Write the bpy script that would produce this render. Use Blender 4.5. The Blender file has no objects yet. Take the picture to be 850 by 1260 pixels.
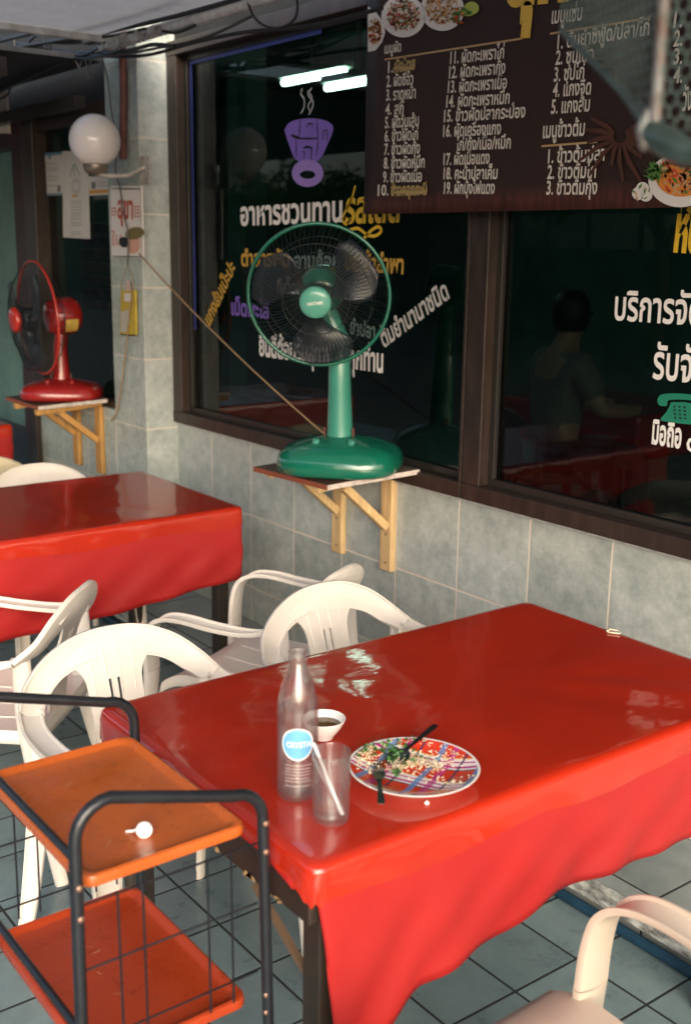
import bpy, bmesh, math, random
from mathutils import Vector, Matrix
random.seed(7)
SC = bpy.context.scene
COL = SC.collection
R = math.radians

# ------------------------------------------------------------------ camera, sky, sun, exposure
F_PX, PITCH, YAW, ROLL, EYE = 1375.83, 0.232969, 0.921821, 0.0140607, 1.6
_fw = Vector((-math.sin(YAW)*math.cos(PITCH), math.cos(YAW)*math.cos(PITCH), -math.sin(PITCH)))
_rt = Vector((math.cos(YAW), math.sin(YAW), 0))
_up = _rt.cross(_fw)
CR = math.cos(ROLL)*_rt + math.sin(ROLL)*_up
CU = -math.sin(ROLL)*_rt + math.cos(ROLL)*_up
cam_d = bpy.data.cameras.new('camera')
cam = bpy.data.objects.new('camera', cam_d); COL.objects.link(cam)
cam.matrix_world = Matrix(((CR.x, CU.x, -_fw.x, 0), (CR.y, CU.y, -_fw.y, 0), (CR.z, CU.z, -_fw.z, EYE), (0, 0, 0, 1)))
cam_d.sensor_fit = 'VERTICAL'; cam_d.sensor_height = 36; cam_d.sensor_width = 24
cam_d.lens = F_PX/1260*36
cam_d.clip_start = 0.02; cam_d.clip_end = 400
cam_d.dof.use_dof = True; cam_d.dof.focus_distance = 2.5; cam_d.dof.aperture_fstop = 3.8
SC.camera = cam

SUN_EL, SUN_AZ = R(25), R(-28)          # azimuth measured from +X towards +Y: light comes from +X and -Y
world = bpy.data.worlds.new('World'); SC.world = world; world.use_nodes = True
wn = world.node_tree.nodes; wl = world.node_tree.links
sky = wn.new('ShaderNodeTexSky'); sky.sky_type = 'NISHITA'; sky.sun_disc = False
sky.sun_elevation = SUN_EL; sky.sun_rotation = math.pi/2 - SUN_AZ
sky.air_density = 1.0; sky.dust_density = 4.0; sky.ozone_density = 1.0
wl.new(sky.outputs[0], wn['Background'].inputs[0]); wn['Background'].inputs[1].default_value = 0.15
sun_d = bpy.data.lights.new('sun', 'SUN'); sun_d.energy = 1.15; sun_d.angle = R(55); sun_d.color = (1, .985, .955)
sun = bpy.data.objects.new('sun', sun_d); COL.objects.link(sun)
_sd = Vector((math.cos(SUN_EL)*math.cos(SUN_AZ), math.cos(SUN_EL)*math.sin(SUN_AZ), math.sin(SUN_EL)))
sun.rotation_euler = _sd.to_track_quat('Z', 'Y').to_euler()
SC.view_settings.view_transform = 'Standard'; SC.view_settings.look = 'None'
SC.view_settings.exposure = 1.3; SC.view_settings.gamma = 1
SC.cycles.use_denoising = True
SC.cycles.max_bounces = 10; SC.cycles.transparent_max_bounces = 16
SC.cycles.sample_clamp_indirect = 6

# ------------------------------------------------------------------ measuring: a pixel of the photograph meets a real plane
def ray(x, y): return (x-425)/F_PX*CR - (y-630)/F_PX*CU + _fw
O = Vector((0, 0, EYE))
def PZ(x, y, z): d = ray(x, y); return O + d*((z-EYE)/d.z)
def PY(x, y, Y): d = ray(x, y); return O + d*(Y/d.y)
def PXp(x, y, X): d = ray(x, y); return O + d*(X/d.x)

# ------------------------------------------------------------------ materials
MATS = {}
def lin(h):
    c = [int(h[i:i+2], 16)/255 for i in (0, 2, 4)]
    return tuple((v/12.92 if v <= .04045 else ((v+.055)/1.055)**2.4) for v in c)
def mat(name, col, rough=.5, metal=0, spec=.5, coat=0, coat_rough=.05, var=0, vscale=8, bump=0, bscale=40, stretch=(1, 1, 1), col2=None, alpha=None, emit=None, estr=0, rvar=0):
    if name in MATS: return MATS[name]
    m = bpy.data.materials.new(name); m.use_nodes = True
    nt = m.node_tree; n = nt.nodes; b = n['Principled BSDF']
    b.inputs['Base Color'].default_value = (*col, 1)
    b.inputs['Roughness'].default_value = rough; b.inputs['Metallic'].default_value = metal
    b.inputs['Specular IOR Level'].default_value = spec
    b.inputs['Coat Weight'].default_value = coat; b.inputs['Coat Roughness'].default_value = coat_rough
    if emit: b.inputs['Emission Color'].default_value = (*emit, 1); b.inputs['Emission Strength'].default_value = estr
    if var or bump or rvar:
        tc = n.new('ShaderNodeTexCoord'); mp = n.new('ShaderNodeMapping'); mp.inputs['Scale'].default_value = stretch
        nt.links.new(tc.outputs['Object'], mp.inputs[0])
    if var or rvar:
        t = n.new('ShaderNodeTexNoise'); t.inputs['Scale'].default_value = vscale; t.inputs['Detail'].default_value = 6; t.inputs['Roughness'].default_value = .65
        nt.links.new(mp.outputs[0], t.inputs[0])
    if var:
        r = n.new('ShaderNodeValToRGB'); c2 = col2 or tuple(max(0, v*(1-var)) for v in col)
        r.color_ramp.elements[0].position = .35; r.color_ramp.elements[1].position = .68
        r.color_ramp.elements[0].color = (*c2, 1); r.color_ramp.elements[1].color = (*[min(1, v*(1+var*.35)) for v in col], 1)
        nt.links.new(t.outputs[0], r.inputs[0]); nt.links.new(r.outputs[0], b.inputs['Base Color'])
    if rvar:
        mr = n.new('ShaderNodeMapRange'); mr.inputs[1].default_value = .3; mr.inputs[2].default_value = .7
        mr.inputs[3].default_value = max(.02, rough-rvar); mr.inputs[4].default_value = min(1, rough+rvar)
        nt.links.new(t.outputs[0], mr.inputs[0]); nt.links.new(mr.outputs[0], b.inputs['Roughness'])
        if coat: nt.links.new(mr.outputs[0], b.inputs['Coat Roughness'])
    if bump:
        t2 = n.new('ShaderNodeTexNoise'); t2.inputs['Scale'].default_value = bscale; t2.inputs['Detail'].default_value = 4
        bp = n.new('ShaderNodeBump'); bp.inputs['Strength'].default_value = bump; bp.inputs['Distance'].default_value = .01
        nt.links.new(mp.outputs[0], t2.inputs[0]); nt.links.new(t2.outputs[0], bp.inputs['Height']); nt.links.new(bp.outputs[0], b.inputs['Normal'])
        if coat: nt.links.new(bp.outputs[0], b.inputs['Coat Normal'])
    MATS[name] = m; return m

def math_node(nt, op, a, b=None, c=None):
    n = nt.nodes.new('ShaderNodeMath'); n.operation = op
    for i, v in enumerate((a, b, c)):
        if v is None: continue
        if isinstance(v, (int, float)): n.inputs[i].default_value = v
        else: nt.links.new(v, n.inputs[i])
    return n.outputs[0]
def ramp(nt, fac, stops, interp='LINEAR'):
    r = nt.nodes.new('ShaderNodeValToRGB'); r.color_ramp.interpolation = interp
    e = r.color_ramp.elements
    while len(e) < len(stops): e.new(.5)
    for k, (p, c) in enumerate(stops): e[k].position = p; e[k].color = (*c, 1)
    nt.links.new(fac, r.inputs[0]); return r.outputs[0]
def mixc(nt, fac, a, b, mode='MIX'):
    n = nt.nodes.new('ShaderNodeMix'); n.data_type = 'RGBA'; n.blend_type = mode
    for i, v in ((0, fac), (6, a), (7, b)):
        if isinstance(v, (int, float)): n.inputs[i].default_value = v
        elif isinstance(v, tuple): n.inputs[i].default_value = (*v, 1)
        else: nt.links.new(v, n.inputs[i])
    return n.outputs[2]
def tile_mat(name, axes, size, off, gw, dark, light, grout, rough, cellvar=.12, nscale=14, spec=.5, bump=.4, dirt=None):
    m = bpy.data.materials.new(name); m.use_nodes = True; nt = m.node_tree; n = nt.nodes; b = n['Principled BSDF']
    g = n.new('ShaderNodeNewGeometry'); s = n.new('ShaderNodeSeparateXYZ'); nt.links.new(g.outputs['Position'], s.inputs[0])
    gm = None; ids = []
    for ax, sz, of in zip(axes, size, off):
        c = math_node(nt, 'DIVIDE', math_node(nt, 'SUBTRACT', s.outputs[ax], of), sz)
        f = math_node(nt, 'FRACT', c); ids.append(math_node(nt, 'FLOOR', c))
        d = math_node(nt, 'MULTIPLY', math_node(nt, 'MINIMUM', f, math_node(nt, 'SUBTRACT', 1, f)), sz)
        mm = n.new('ShaderNodeMapRange'); mm.interpolation_type = 'SMOOTHSTEP'; nt.links.new(d, mm.inputs[0])
        mm.inputs[1].default_value = gw*.35; mm.inputs[2].default_value = gw*.75
        gm = mm.outputs[0] if gm is None else math_node(nt, 'MULTIPLY', gm, mm.outputs[0])
    cv = n.new('ShaderNodeCombineXYZ'); nt.links.new(ids[0], cv.inputs[0]); nt.links.new(ids[1], cv.inputs[1])
    wh = n.new('ShaderNodeTexWhiteNoise'); wh.noise_dimensions = '3D'; nt.links.new(cv.outputs[0], wh.inputs[0])
    # every tile has its own piece of marbling
    off3 = n.new('ShaderNodeVectorMath'); off3.operation = 'MULTIPLY_ADD'; nt.links.new(cv.outputs[0], off3.inputs[0])
    off3.inputs[1].default_value = (3.7, 5.3, 1.9); nt.links.new(g.outputs['Position'], off3.inputs[2])
    t = n.new('ShaderNodeTexNoise'); t.inputs['Scale'].default_value = nscale; t.inputs['Detail'].default_value = 9; t.inputs['Roughness'].default_value = .72
    nt.links.new(off3.outputs[0], t.inputs[0])
    t2 = n.new('ShaderNodeTexNoise'); t2.inputs['Scale'].default_value = nscale*.28; t2.inputs['Detail'].default_value = 3
    nt.links.new(off3.outputs[0], t2.inputs[0])
    f = math_node(nt, 'ADD', math_node(nt, 'MULTIPLY', t.outputs[0], .68), math_node(nt, 'MULTIPLY', t2.outputs[0], .32))
    c = ramp(nt, f, [(.36, dark), (.62, light)])
    k = math_node(nt, 'ADD', math_node(nt, 'MULTIPLY', wh.outputs[0], cellvar*2), 1-cellvar)
    c = mixc(nt, 1.0, c, k, 'MULTIPLY')
    if dirt:
        t3 = n.new('ShaderNodeTexNoise'); t3.inputs['Scale'].default_value = 2.3; t3.inputs['Detail'].default_value = 8; t3.inputs['Roughness'].default_value = .7
        nt.links.new(g.outputs['Position'], t3.inputs[0])
        c = mixc(nt, ramp(nt, t3.outputs[0], [(.5, (0, 0, 0)), (.75, (.6, .6, .6))]), c, dirt)
    c = mixc(nt, gm, grout, c)
    nt.links.new(c, b.inputs['Base Color'])
    rr = n.new('ShaderNodeMapRange'); nt.links.new(gm, rr.inputs[0]); rr.inputs[3].default_value = .9
    nt.links.new(math_node(nt, 'ADD', math_node(nt, 'MULTIPLY', t.outputs[0], .3), rough-.15), rr.inputs[4])
    nt.links.new(rr.outputs[0], b.inputs['Roughness']); b.inputs['Specular IOR Level'].default_value = spec
    bp = n.new('ShaderNodeBump'); bp.inputs['Strength'].default_value = bump; bp.inputs['Distance'].default_value = .004
    nt.links.new(math_node(nt, 'ADD', gm, math_node(nt, 'MULTIPLY', t.outputs[0], .12)), bp.inputs['Height']); nt.links.new(bp.outputs[0], b.inputs['Normal'])
    return m
def glass_sheet(name, tint, rough=0.0, ior=1.5):
    m = bpy.data.materials.new(name); m.use_nodes = True; nt = m.node_tree; n = nt.nodes; n.remove(n['Principled BSDF'])
    tr = n.new('ShaderNodeBsdfTransparent'); tr.inputs[0].default_value = (*tint, 1)
    gl = n.new('ShaderNodeBsdfGlossy'); gl.inputs['Roughness'].default_value = rough
    fr = n.new('ShaderNodeFresnel'); fr.inputs[0].default_value = ior
    mx = n.new('ShaderNodeMixShader'); nt.links.new(fr.outputs[0], mx.inputs[0]); nt.links.new(tr.outputs[0], mx.inputs[1]); nt.links.new(gl.outputs[0], mx.inputs[2])
    nt.links.new(mx.outputs[0], n['Material Output'].inputs[0]); return m
def solid_glass(name, col, rough=0.0, ior=1.48, thin=0, haze=0):
    m = bpy.data.materials.new(name); m.use_nodes = True; b = m.node_tree.nodes['Principled BSDF']
    b.inputs['Base Color'].default_value = (*col, 1); b.inputs['Transmission Weight'].default_value = 1
    b.inputs['Roughness'].default_value = rough; b.inputs['IOR'].default_value = ior
    if thin:      # thin clear walls: most of the light passes straight through
        nt = m.node_tree; tr = nt.nodes.new('ShaderNodeBsdfTransparent'); tr.inputs[0].default_value = (*col, 1)
        gl = nt.nodes.new('ShaderNodeBsdfGlossy'); gl.inputs['Roughness'].default_value = .02; lw = nt.nodes.new('ShaderNodeLayerWeight'); lw.inputs[0].default_value = .5; fr = math_node(nt, 'ADD', math_node(nt, 'MULTIPLY', math_node(nt, 'POWER', lw.outputs['Facing'], 4), .75), .045)
        ms = nt.nodes.new('ShaderNodeMixShader'); nt.links.new(fr, ms.inputs[0]); nt.links.new(tr.outputs[0], ms.inputs[1]); nt.links.new(gl.outputs[0], ms.inputs[2])
        mx = nt.nodes.new('ShaderNodeMixShader'); mx.inputs[0].default_value = thin
        nt.links.new(b.outputs[0], mx.inputs[1]); nt.links.new(ms.outputs[0], mx.inputs[2]); out = mx.outputs[0]
        if haze:  # white diffuse mixed in to brighten the glass with a hazy, scuffed look
            df = nt.nodes.new('ShaderNodeBsdfDiffuse'); df.inputs[0].default_value = (.8, .8, .8, 1); m2 = nt.nodes.new('ShaderNodeMixShader'); m2.inputs[0].default_value = haze
            nt.links.new(out, m2.inputs[1]); nt.links.new(df.outputs[0], m2.inputs[2]); out = m2.outputs[0]
        nt.links.new(out, nt.nodes['Material Output'].inputs[0])
    return m

# ------------------------------------------------------------------ mesh building
class MB:
    def __init__(s): s.v = []; s.f = []; s.mi = []; s.m = 0; s.sharp = []
    def add(s, vs, fs):
        b = len(s.v); s.v += [tuple(v) for v in vs]; s.f += [tuple(b+i for i in f) for f in fs]; s.mi += [s.m]*len(fs); return s
    def box(s, lo, hi, M=None):
        x0, y0, z0 = lo; x1, y1, z1 = hi
        vs = [Vector(p) for p in ((x0,y0,z0),(x1,y0,z0),(x1,y1,z0),(x0,y1,z0),(x0,y0,z1),(x1,y0,z1),(x1,y1,z1),(x0,y1,z1))]
        if M is not None: vs = [M @ v for v in vs]
        return s.add(vs, [(3,2,1,0),(4,5,6,7),(0,1,5,4),(1,2,6,5),(2,3,7,6),(3,0,4,7)])
    def bar(s, a, b, w, h, up=(0,0,1)):
        a = Vector(a); b = Vector(b); t = (b-a); L = t.length; t.normalize(); u = Vector(up)
        sd = t.cross(u)
        if sd.length < 1e-4: sd = t.cross(Vector((1,0,0)))
        sd.normalize(); u = sd.cross(t)
        M = Matrix((( sd.x, t.x, u.x, a.x), (sd.y, t.y, u.y, a.y), (sd.z, t.z, u.z, a.z), (0,0,0,1)))
        return s.box((-w/2, 0, -h/2), (w/2, L, h/2), M)
    def quad(s, a, b, c, d): return s.add([a,b,c,d], [(0,1,2,3)])
    def tube(s, pts, r, seg=10, closed=False, cap=True):
        pts = [Vector(p) for p in pts]; n = len(pts); rs = r if isinstance(r, (list, tuple)) else [r]*n
        T = []
        for i in range(n):
            a = pts[(i-1) % n] if (closed or i) else pts[0]; b = pts[(i+1) % n] if (closed or i < n-1) else pts[-1]
            T.append((b-a).normalized())
        N = T[0].orthogonal().normalized(); vs = []; fs = []
        for i in range(n):
            N = (N - T[i]*N.dot(T[i])).normalized(); B = T[i].cross(N)
            for k in range(seg):
                a = 2*math.pi*k/seg; vs.append(pts[i] + (N*math.cos(a)+B*math.sin(a))*rs[i])
        m = n if closed else n-1
        # a closed loop may arrive twisted: match the seam
        sh = 0
        if closed:
            best = 1e9
            for q in range(seg):
                d = (vs[(n-1)*seg] - vs[q]).length
                if d < best: best = d; sh = q
        for i in range(m):
            j = (i+1) % n; o = sh if (closed and i == n-1) else 0
            for k in range(seg):
                fs.append((i*seg+k, i*seg+(k+1) % seg, j*seg+(k+1+o) % seg, j*seg+(k+o) % seg))
        if cap and not closed: fs += [tuple(range(seg-1, -1, -1)), tuple((n-1)*seg+k for k in range(seg))]
        return s.add(vs, fs)
    def lathe(s, prof, seg=40, c=(0,0,0), M=None, cap=True):
        c = Vector(c); vs = []; fs = []
        for r, z in prof:
            for k in range(seg):
                a = 2*math.pi*k/seg; v = Vector((r*math.cos(a), r*math.sin(a), z))
                vs.append((M @ v if M is not None else v) + c)
        for i in range(len(prof)-1):
            for k in range(seg): fs.append((i*seg+k, i*seg+(k+1) % seg, (i+1)*seg+(k+1) % seg, (i+1)*seg+k))
        if cap:
            if prof[0][0] > 1e-5: fs.append(tuple(range(seg-1, -1, -1)))
            if prof[-1][0] > 1e-5: fs.append(tuple((len(prof)-1)*seg+k for k in range(seg)))
        return s.add(vs, fs)
    def grid(s, fn, nu, nv, skip=None, flip=False):
        vs = [fn(i/nu, j/nv) for j in range(nv+1) for i in range(nu+1)]; fs = []
        for j in range(nv):
            for i in range(nu):
                if skip and skip(i, j): continue
                q = (j*(nu+1)+i, j*(nu+1)+i+1, (j+1)*(nu+1)+i+1, (j+1)*(nu+1)+i); fs.append(q[::-1] if flip else q)
        return s.add(vs, fs)
    def sweep(s, cps, sect, n=6, cap=True):
        """cps: (pos, widthdir, width). sect(w): closed outline [(a,b)], a along width in -1..1, b in metres along the normal"""
        P = [Vector(c[0]) for c in cps]; W = [Vector(c[1]).normalized() for c in cps]; S = [c[2] for c in cps]
        def cr(A, i, t):
            p0 = A[max(i-1, 0)]; p1 = A[i]; p2 = A[i+1]; p3 = A[min(i+2, len(A)-1)]
            return .5*((2*p1)+(p2-p0)*t+(2*p0-5*p1+4*p2-p3)*t*t+(3*p1-p0-3*p2+p3)*t*t*t)
        pts = []; 
        for i in range(len(P)-1):
            for k in range(n): t = k/n; pts.append((cr(P, i, t), cr(W, i, t), cr(S, i, t)))
        pts.append((P[-1], W[-1], S[-1])); vs = []; fs = []; m = len(sect)
        for i, (p, w, sz) in enumerate(pts):
            T = (pts[min(i+1, len(pts)-1)][0]-pts[max(i-1, 0)][0]).normalized()
            w = (w - T*w.dot(T)).normalized(); N = w.cross(T)
            for a, b in sect: vs.append(p + w*(a*sz/2) + N*b)
        for i in range(len(pts)-1):
            for k in range(m): fs.append((i*m+k, i*m+(k+1) % m, (i+1)*m+(k+1) % m, (i+1)*m+k))
        if cap: fs += [tuple(range(m-1, -1, -1)), tuple((len(pts)-1)*m+k for k in range(m))]
        return s.add(vs, fs)
    def build(s, name, mats, parent=None, world=False, smooth=None, bevel=0, solid=0, sub=0, seg=2, soff=0, fixn=True):
        me = bpy.data.meshes.new(name)
        vs = s.v
        if world and parent is not None:
            o = ORG[parent.name]; vs = [(v[0]-o[0], v[1]-o[1], v[2]-o[2]) for v in s.v]
        me.from_pydata(vs, [], s.f)
        if not isinstance(mats, (list, tuple)): mats = [mats]
        for m in mats: me.materials.append(m)
        if len(mats) > 1: me.polygons.foreach_set('material_index', s.mi)
        me.update()
        if fixn:
            bm = bmesh.new(); bm.from_mesh(me); bmesh.ops.remove_doubles(bm, verts=bm.verts, dist=1e-6); bmesh.ops.recalc_face_normals(bm, faces=bm.faces); bm.to_mesh(me); bm.free()
        ob = bpy.data.objects.new(name, me); COL.objects.link(ob)
        if parent is not None: ob.parent = parent; ORG[ob.name] = ORG.get(parent.name, (0,0,0))
        else: ORG[ob.name] = (0,0,0)
        if solid: md = ob.modifiers.new('solid', 'SOLIDIFY'); md.thickness = solid; md.offset = soff
        if bevel: md = ob.modifiers.new('bevel', 'BEVEL'); md.width = bevel; md.segments = seg; md.limit_method = 'ANGLE'; md.angle_limit = R(40)
        if sub: md = ob.modifiers.new('sub', 'SUBSURF'); md.levels = sub; md.render_levels = sub
        if smooth is not None:
            me.shade_smooth() if smooth >= 180 else me.set_sharp_from_angle(angle=R(smooth))
        return ob
ORG = {}
def tag(o, label=None, cat=None, group=None, kind=None):
    if label: o['label'] = label
    if cat: o['category'] = cat
    if group: o['group'] = group
    if kind: o['kind'] = kind
    return o
def thing(name, label, cat, loc=(0,0,0), rz=0, group=None):
    o = bpy.data.objects.new(name, None); o.empty_display_size = .05; COL.objects.link(o)
    o.location = loc; o.rotation_euler = (0, 0, rz); ORG[o.name] = tuple(loc)
    return tag(o, label, cat, group)
def copy_tree(o, parent=None):
    c = o.copy(); COL.objects.link(c)
    if parent is not None: c.parent = parent
    for ch in list(o.children): copy_tree(ch, c)
    return c
def structure(o): o['kind'] = 'structure'; return o

# lettering: the built-in font, every string one flat mesh lying on its plane
_GL = {}
def text_mesh(s, bold=.0, spacing=1.0):
    k = (s, bold, spacing)
    if k in _GL: return _GL[k]
    c = bpy.data.curves.new('lettering', 'FONT'); c.body = s; c.resolution_u = 2; c.offset = bold; c.space_character = spacing; c.fill_mode = 'FRONT'
    o = bpy.data.objects.new('lettering', c); COL.objects.link(o)
    dg = bpy.context.evaluated_depsgraph_get(); dg.update()
    me = bpy.data.meshes.new_from_object(o.evaluated_get(dg))
    vs = [v.co.copy() for v in me.vertices]; fs = [tuple(p.vertices) for p in me.polygons]
    bpy.data.objects.remove(o); bpy.data.curves.remove(c); bpy.data.meshes.remove(me)
    _GL[k] = (vs, fs); return _GL[k]
def letters(mb, s, L, Rr, h=None, bold=.0, up=Vector((0, 0, 1)), spacing=1.0, shear=0, asp=1.0):
    """text from L to Rr (world points on the baseline), stretched to that width; h = em height in metres or None (asp times the natural height)"""
    vs, fs = text_mesh(s, bold, spacing)
    x0 = min(v.x for v in vs); x1 = max(v.x for v in vs)
    L = Vector(L); Rr = Vector(Rr); w = (Rr-L).length; u = (Rr-L).normalized(); k = w/(x1-x0); hh = h if h else k*asp
    upv = (up - u*up.dot(u)).normalized()
    mb.add([L + u*((v.x-x0)*k + v.y*hh*shear) + upv*(v.y*hh) for v in vs], fs)

# common materials
M_steel = mat('zinc_steel', (.55, .55, .55), .35, 1)
M_black = mat('black_paint', (.012, .014, .018), .32, var=.3, vscale=30, bump=.05, bscale=120)
M_wood_bare = mat('bare_pale_wood', (.62, .42, .2), .6, var=.25, vscale=6, stretch=(8, 8, 1), bump=.15, bscale=30)
M_white_letter = mat('white_vinyl_letters', (.8, .78, .74), .6)
M_yellow_letter = mat('yellow_vinyl_letters', (.75, .48, .03), .6)
M_purple_letter = mat('purple_vinyl_letters', (.2, .12, .5), .6)
M_green_letter = mat('green_vinyl_letters', (.01, .2, .12), .6)
#PARTS
# ------------------------------------------------------------------ the setting: floor, raised walkway, street
WY, PYF = 2.35, 2.2
M_floor = tile_mat('teal_floor_tiles', (0, 1), (.2, .2), (.11, .02), .006, (.115, .165, .18), (.175, .245, .255), (.012, .016, .018), .3, .10, 9, .5, .35, (.10, .12, .115))
M_walk = tile_mat('grey_walkway_tiles', (0, 1), (.3, .3), (.05, 2.05), .006, (.17, .20, .20), (.27, .30, .30), (.02, .022, .024), .4, .08, 9, .5, .3)
M_asphalt = mat('asphalt', (.05, .05, .052), .9, var=.4, vscale=20, bump=.3)
structure(MB().box((-9, -1.6, -.12), (3.2, 2.0, 0)).build('floor', M_floor))
structure(MB().box((-9, 2.0, -.12), (3.2, 7.6, .09)).build('raised_walkway', M_walk))
structure(MB().quad((-120, -150, -.125), (120, -150, -.125), (120, 90, -.125), (-120, 90, -.125)).build('street', M_asphalt))
M_kerb = mat('worn_white_kerb_paint', (.50, .52, .50), .7, var=.75, vscale=26, stretch=(1, 1, 2.5), bump=.3)
structure(MB().box((-9, 1.985, .035), (3.2, 1.999, .0895)).build('kerb', M_kerb, bevel=.003))
M_blue = mat('blue_water_pipe', (.010, .045, .085), .45, var=.4, vscale=12)
tag(MB().tube([(-9, 1.975, .0145), (-5, 1.974, .0145), (-2, 1.976, .0145), (3.2, 1.975, .0145)], .0135, 12).build('water_pipe', M_blue, smooth=60),
    'blue plastic water pipe lying along the foot of the white kerb', 'pipe')

# ------------------------------------------------------------------ the tiled shop front
wallT = thing('shop_front', 'grey green tiled shop front with brown framed dark windows and a tiled pillar', 'wall', (-2.5, 2.4, 0))
dk, lt, gr = (.28, .32, .30), (.48, .505, .475), (.62, .55, .46)
M_wt = tile_mat('wall_tiles', (0, 2), (.305, .302), (-4.337, .842), .0062, dk, lt, gr, .42, .10, 30, .5, .25, (.12, .16, .155))
M_wt_p = tile_mat('pillar_front_tiles', (0, 2), (.305, .3), (-4.324-.3045, .82), .0045, (.22, .28, .26), (.45, .50, .465), gr, .42, .08, 30, .5, .25)
M_wt_s = tile_mat('pillar_side_tiles', (1, 2), (.16, .3), (2.197, .82), .0058, dk, lt, gr, .42, .08, 30, .5, .25)
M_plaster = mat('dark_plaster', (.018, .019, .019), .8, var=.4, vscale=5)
MB().box((-4.3225, WY, .09), (3.2, 2.47, .843)).build('low_wall', M_wt, wallT, True)
p = MB(); p.box((-4.628, PYF, .09), (-4.3235, 2.5, 2.9)); p.mi = [0, 0, 0, 1, 0, 0]
p.build('pillar', [M_wt_p, M_wt_s], wallT, True, bevel=.002, fixn=False)
MB().box((-5.56, PYF, .09), (-4.629, 2.30, .868)).build('low_wall', M_wt_p, wallT, True)
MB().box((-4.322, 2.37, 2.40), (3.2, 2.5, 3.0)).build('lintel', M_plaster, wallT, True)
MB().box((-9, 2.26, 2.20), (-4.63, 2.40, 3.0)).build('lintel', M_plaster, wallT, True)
M_sill = mat('pale_sill_grout', (.45, .46, .44), .6, var=.3, vscale=30)
MB().box((-4.32, 2.338, .836), (3.2, 2.349, .8445)).build('sill_edge', M_sill, wallT, True, bevel=.002)
M_brown = mat('brown_window_frame', (.032, .019, .014), .42, var=.45, vscale=9, stretch=(4, 4, 1), bump=.08, bscale=60)
M_brown2 = mat('dark_aluminium', (.035, .03, .027), .35, metal=.4)
M_pane = glass_sheet('dark_tinted_pane', (.26, .38, .34), 0.0, 1.36)
M_pane_l = glass_sheet('clear_grimy_pane', (.25, .29, .27), 0.02, 1.3)

def window(x0, x1, z0, z1, w0, w1):
    f = MB()
    f.box((x0, 2.325, z0), (x1, 2.42, z0+.05)); f.box((x0, 2.325, z1-.055), (x1, 2.42, z1))
    f.box((x0, 2.328, z0+.05), (x0+w0, 2.42, z1-.055)); f.box((x1-w1, 2.328, z0+.05), (x1, 2.42, z1-.055))
    w = f.build('window', M_brown, wallT, True, bevel=.003)
    g = MB(); a, b, c, d = x0+w0, x1-w1, z0+.05, z1-.055; t = .022
    g.box((a, 2.366, c), (b, 2.392, c+t)); g.box((a, 2.366, d-t), (b, 2.392, d)); g.box((a, 2.366, c+t), (a+t, 2.392, d-t)); g.box((b-t, 2.366, c+t), (b, 2.392, d-t))
    g.build('sash', M_brown2, w, True, bevel=.002)
    MB().quad((a+t, 2.381, c+t), (b-t, 2.381, c+t), (b-t, 2.381, d-t), (a+t, 2.381, d-t)).build('pane', M_pane, w, True)
    return w
LET_Y = 2.3785
winA = window(-4.318, -2.485, .8455, 2.395, .075, .012)
winB = window(-2.480, 2.2, .8455, 2.395, .075, .06)
M_tape = mat('blue_tape', (.02, .03, .16), .5)
t = MB(); t.box((-4.205, 2.372, 1.25), (-4.188, 2.3745, 2.30)); t.box((-4.205, 2.3715, 2.302), (-3.3, 2.374, 2.322)); t.build('blue_tape', M_tape, winA, True)

# lettering on the left window: each line its own mesh
def line(s, a, b, m, w, h=None, bold=.03, asp=1.0, shear=0, up=None, nm='lettering'):
    mb = MB(); L = PY(*a, LET_Y); Rr = PY(*b, LET_Y)
    letters(mb, s, L, Rr, h, bold, up or Vector((0, 0, 1)), 1.0, shear, asp)
    return mb.build(nm, m, w, True, fixn=False)
M_dimw = mat('worn_white_letters', (.5, .5, .48), .6); M_greyl = mat('grey_green_letters', (.13, .2, .18), .6)
M_gold = mat('gold_letters', (.55, .33, .05), .6)
line('อาหารชวนทาน', (296, 277), (421, 272), M_white_letter, winA, h=.118)
line('รสเด็ด', (424, 274), (491, 272), M_yellow_letter, winA, h=.14, shear=.1)
line('ตำสารพัด', (297, 327), (356, 328), M_gold, winA, h=.082)
line('ลาบก้อย', (362, 330), (418, 331), M_greyl, winA, h=.078)
line('ปลาล้าลำพา', (424, 332), (496, 337), M_gold, winA, h=.082)
line('ทีเด็ดอยู่', (341, 360), (377, 362), M_dimw, winA, h=.07)
line('ที่นี่', (424, 366), (441, 368), M_dimw, winA, h=.08)
line('เป็ดพะโล้', (285, 387), (331, 392), M_purple_letter, winA, h=.085)
line('ของทอด', (386, 408), (416, 411), M_greyl, winA, h=.07)
line('ยำปลา', (430, 410), (461, 417), M_greyl, winA, h=.07)
line('ยินดีต้อนรับสุภาพชนทุกท่าน', (319, 437), (471, 458), M_white_letter, winA, h=.108)
def slant(s, a, b, m, w, h, bold=.03):
    mb = MB(); L = PY(*a, LET_Y); Rr = PY(*b, LET_Y); u = (Rr-L).normalized(); up = Vector((-u.z, 0, u.x))
    letters(mb, s, L, Rr, h, bold, up); return mb.build('lettering', m, w, True, fixn=False)
slant('แกงส้มเป๊ะปะ', (258, 402), (290, 330), M_gold, winA, .085)
slant('ต้มยำนานาชนิด', (472, 428), (553, 366), M_dimw, winA, .085)
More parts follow.
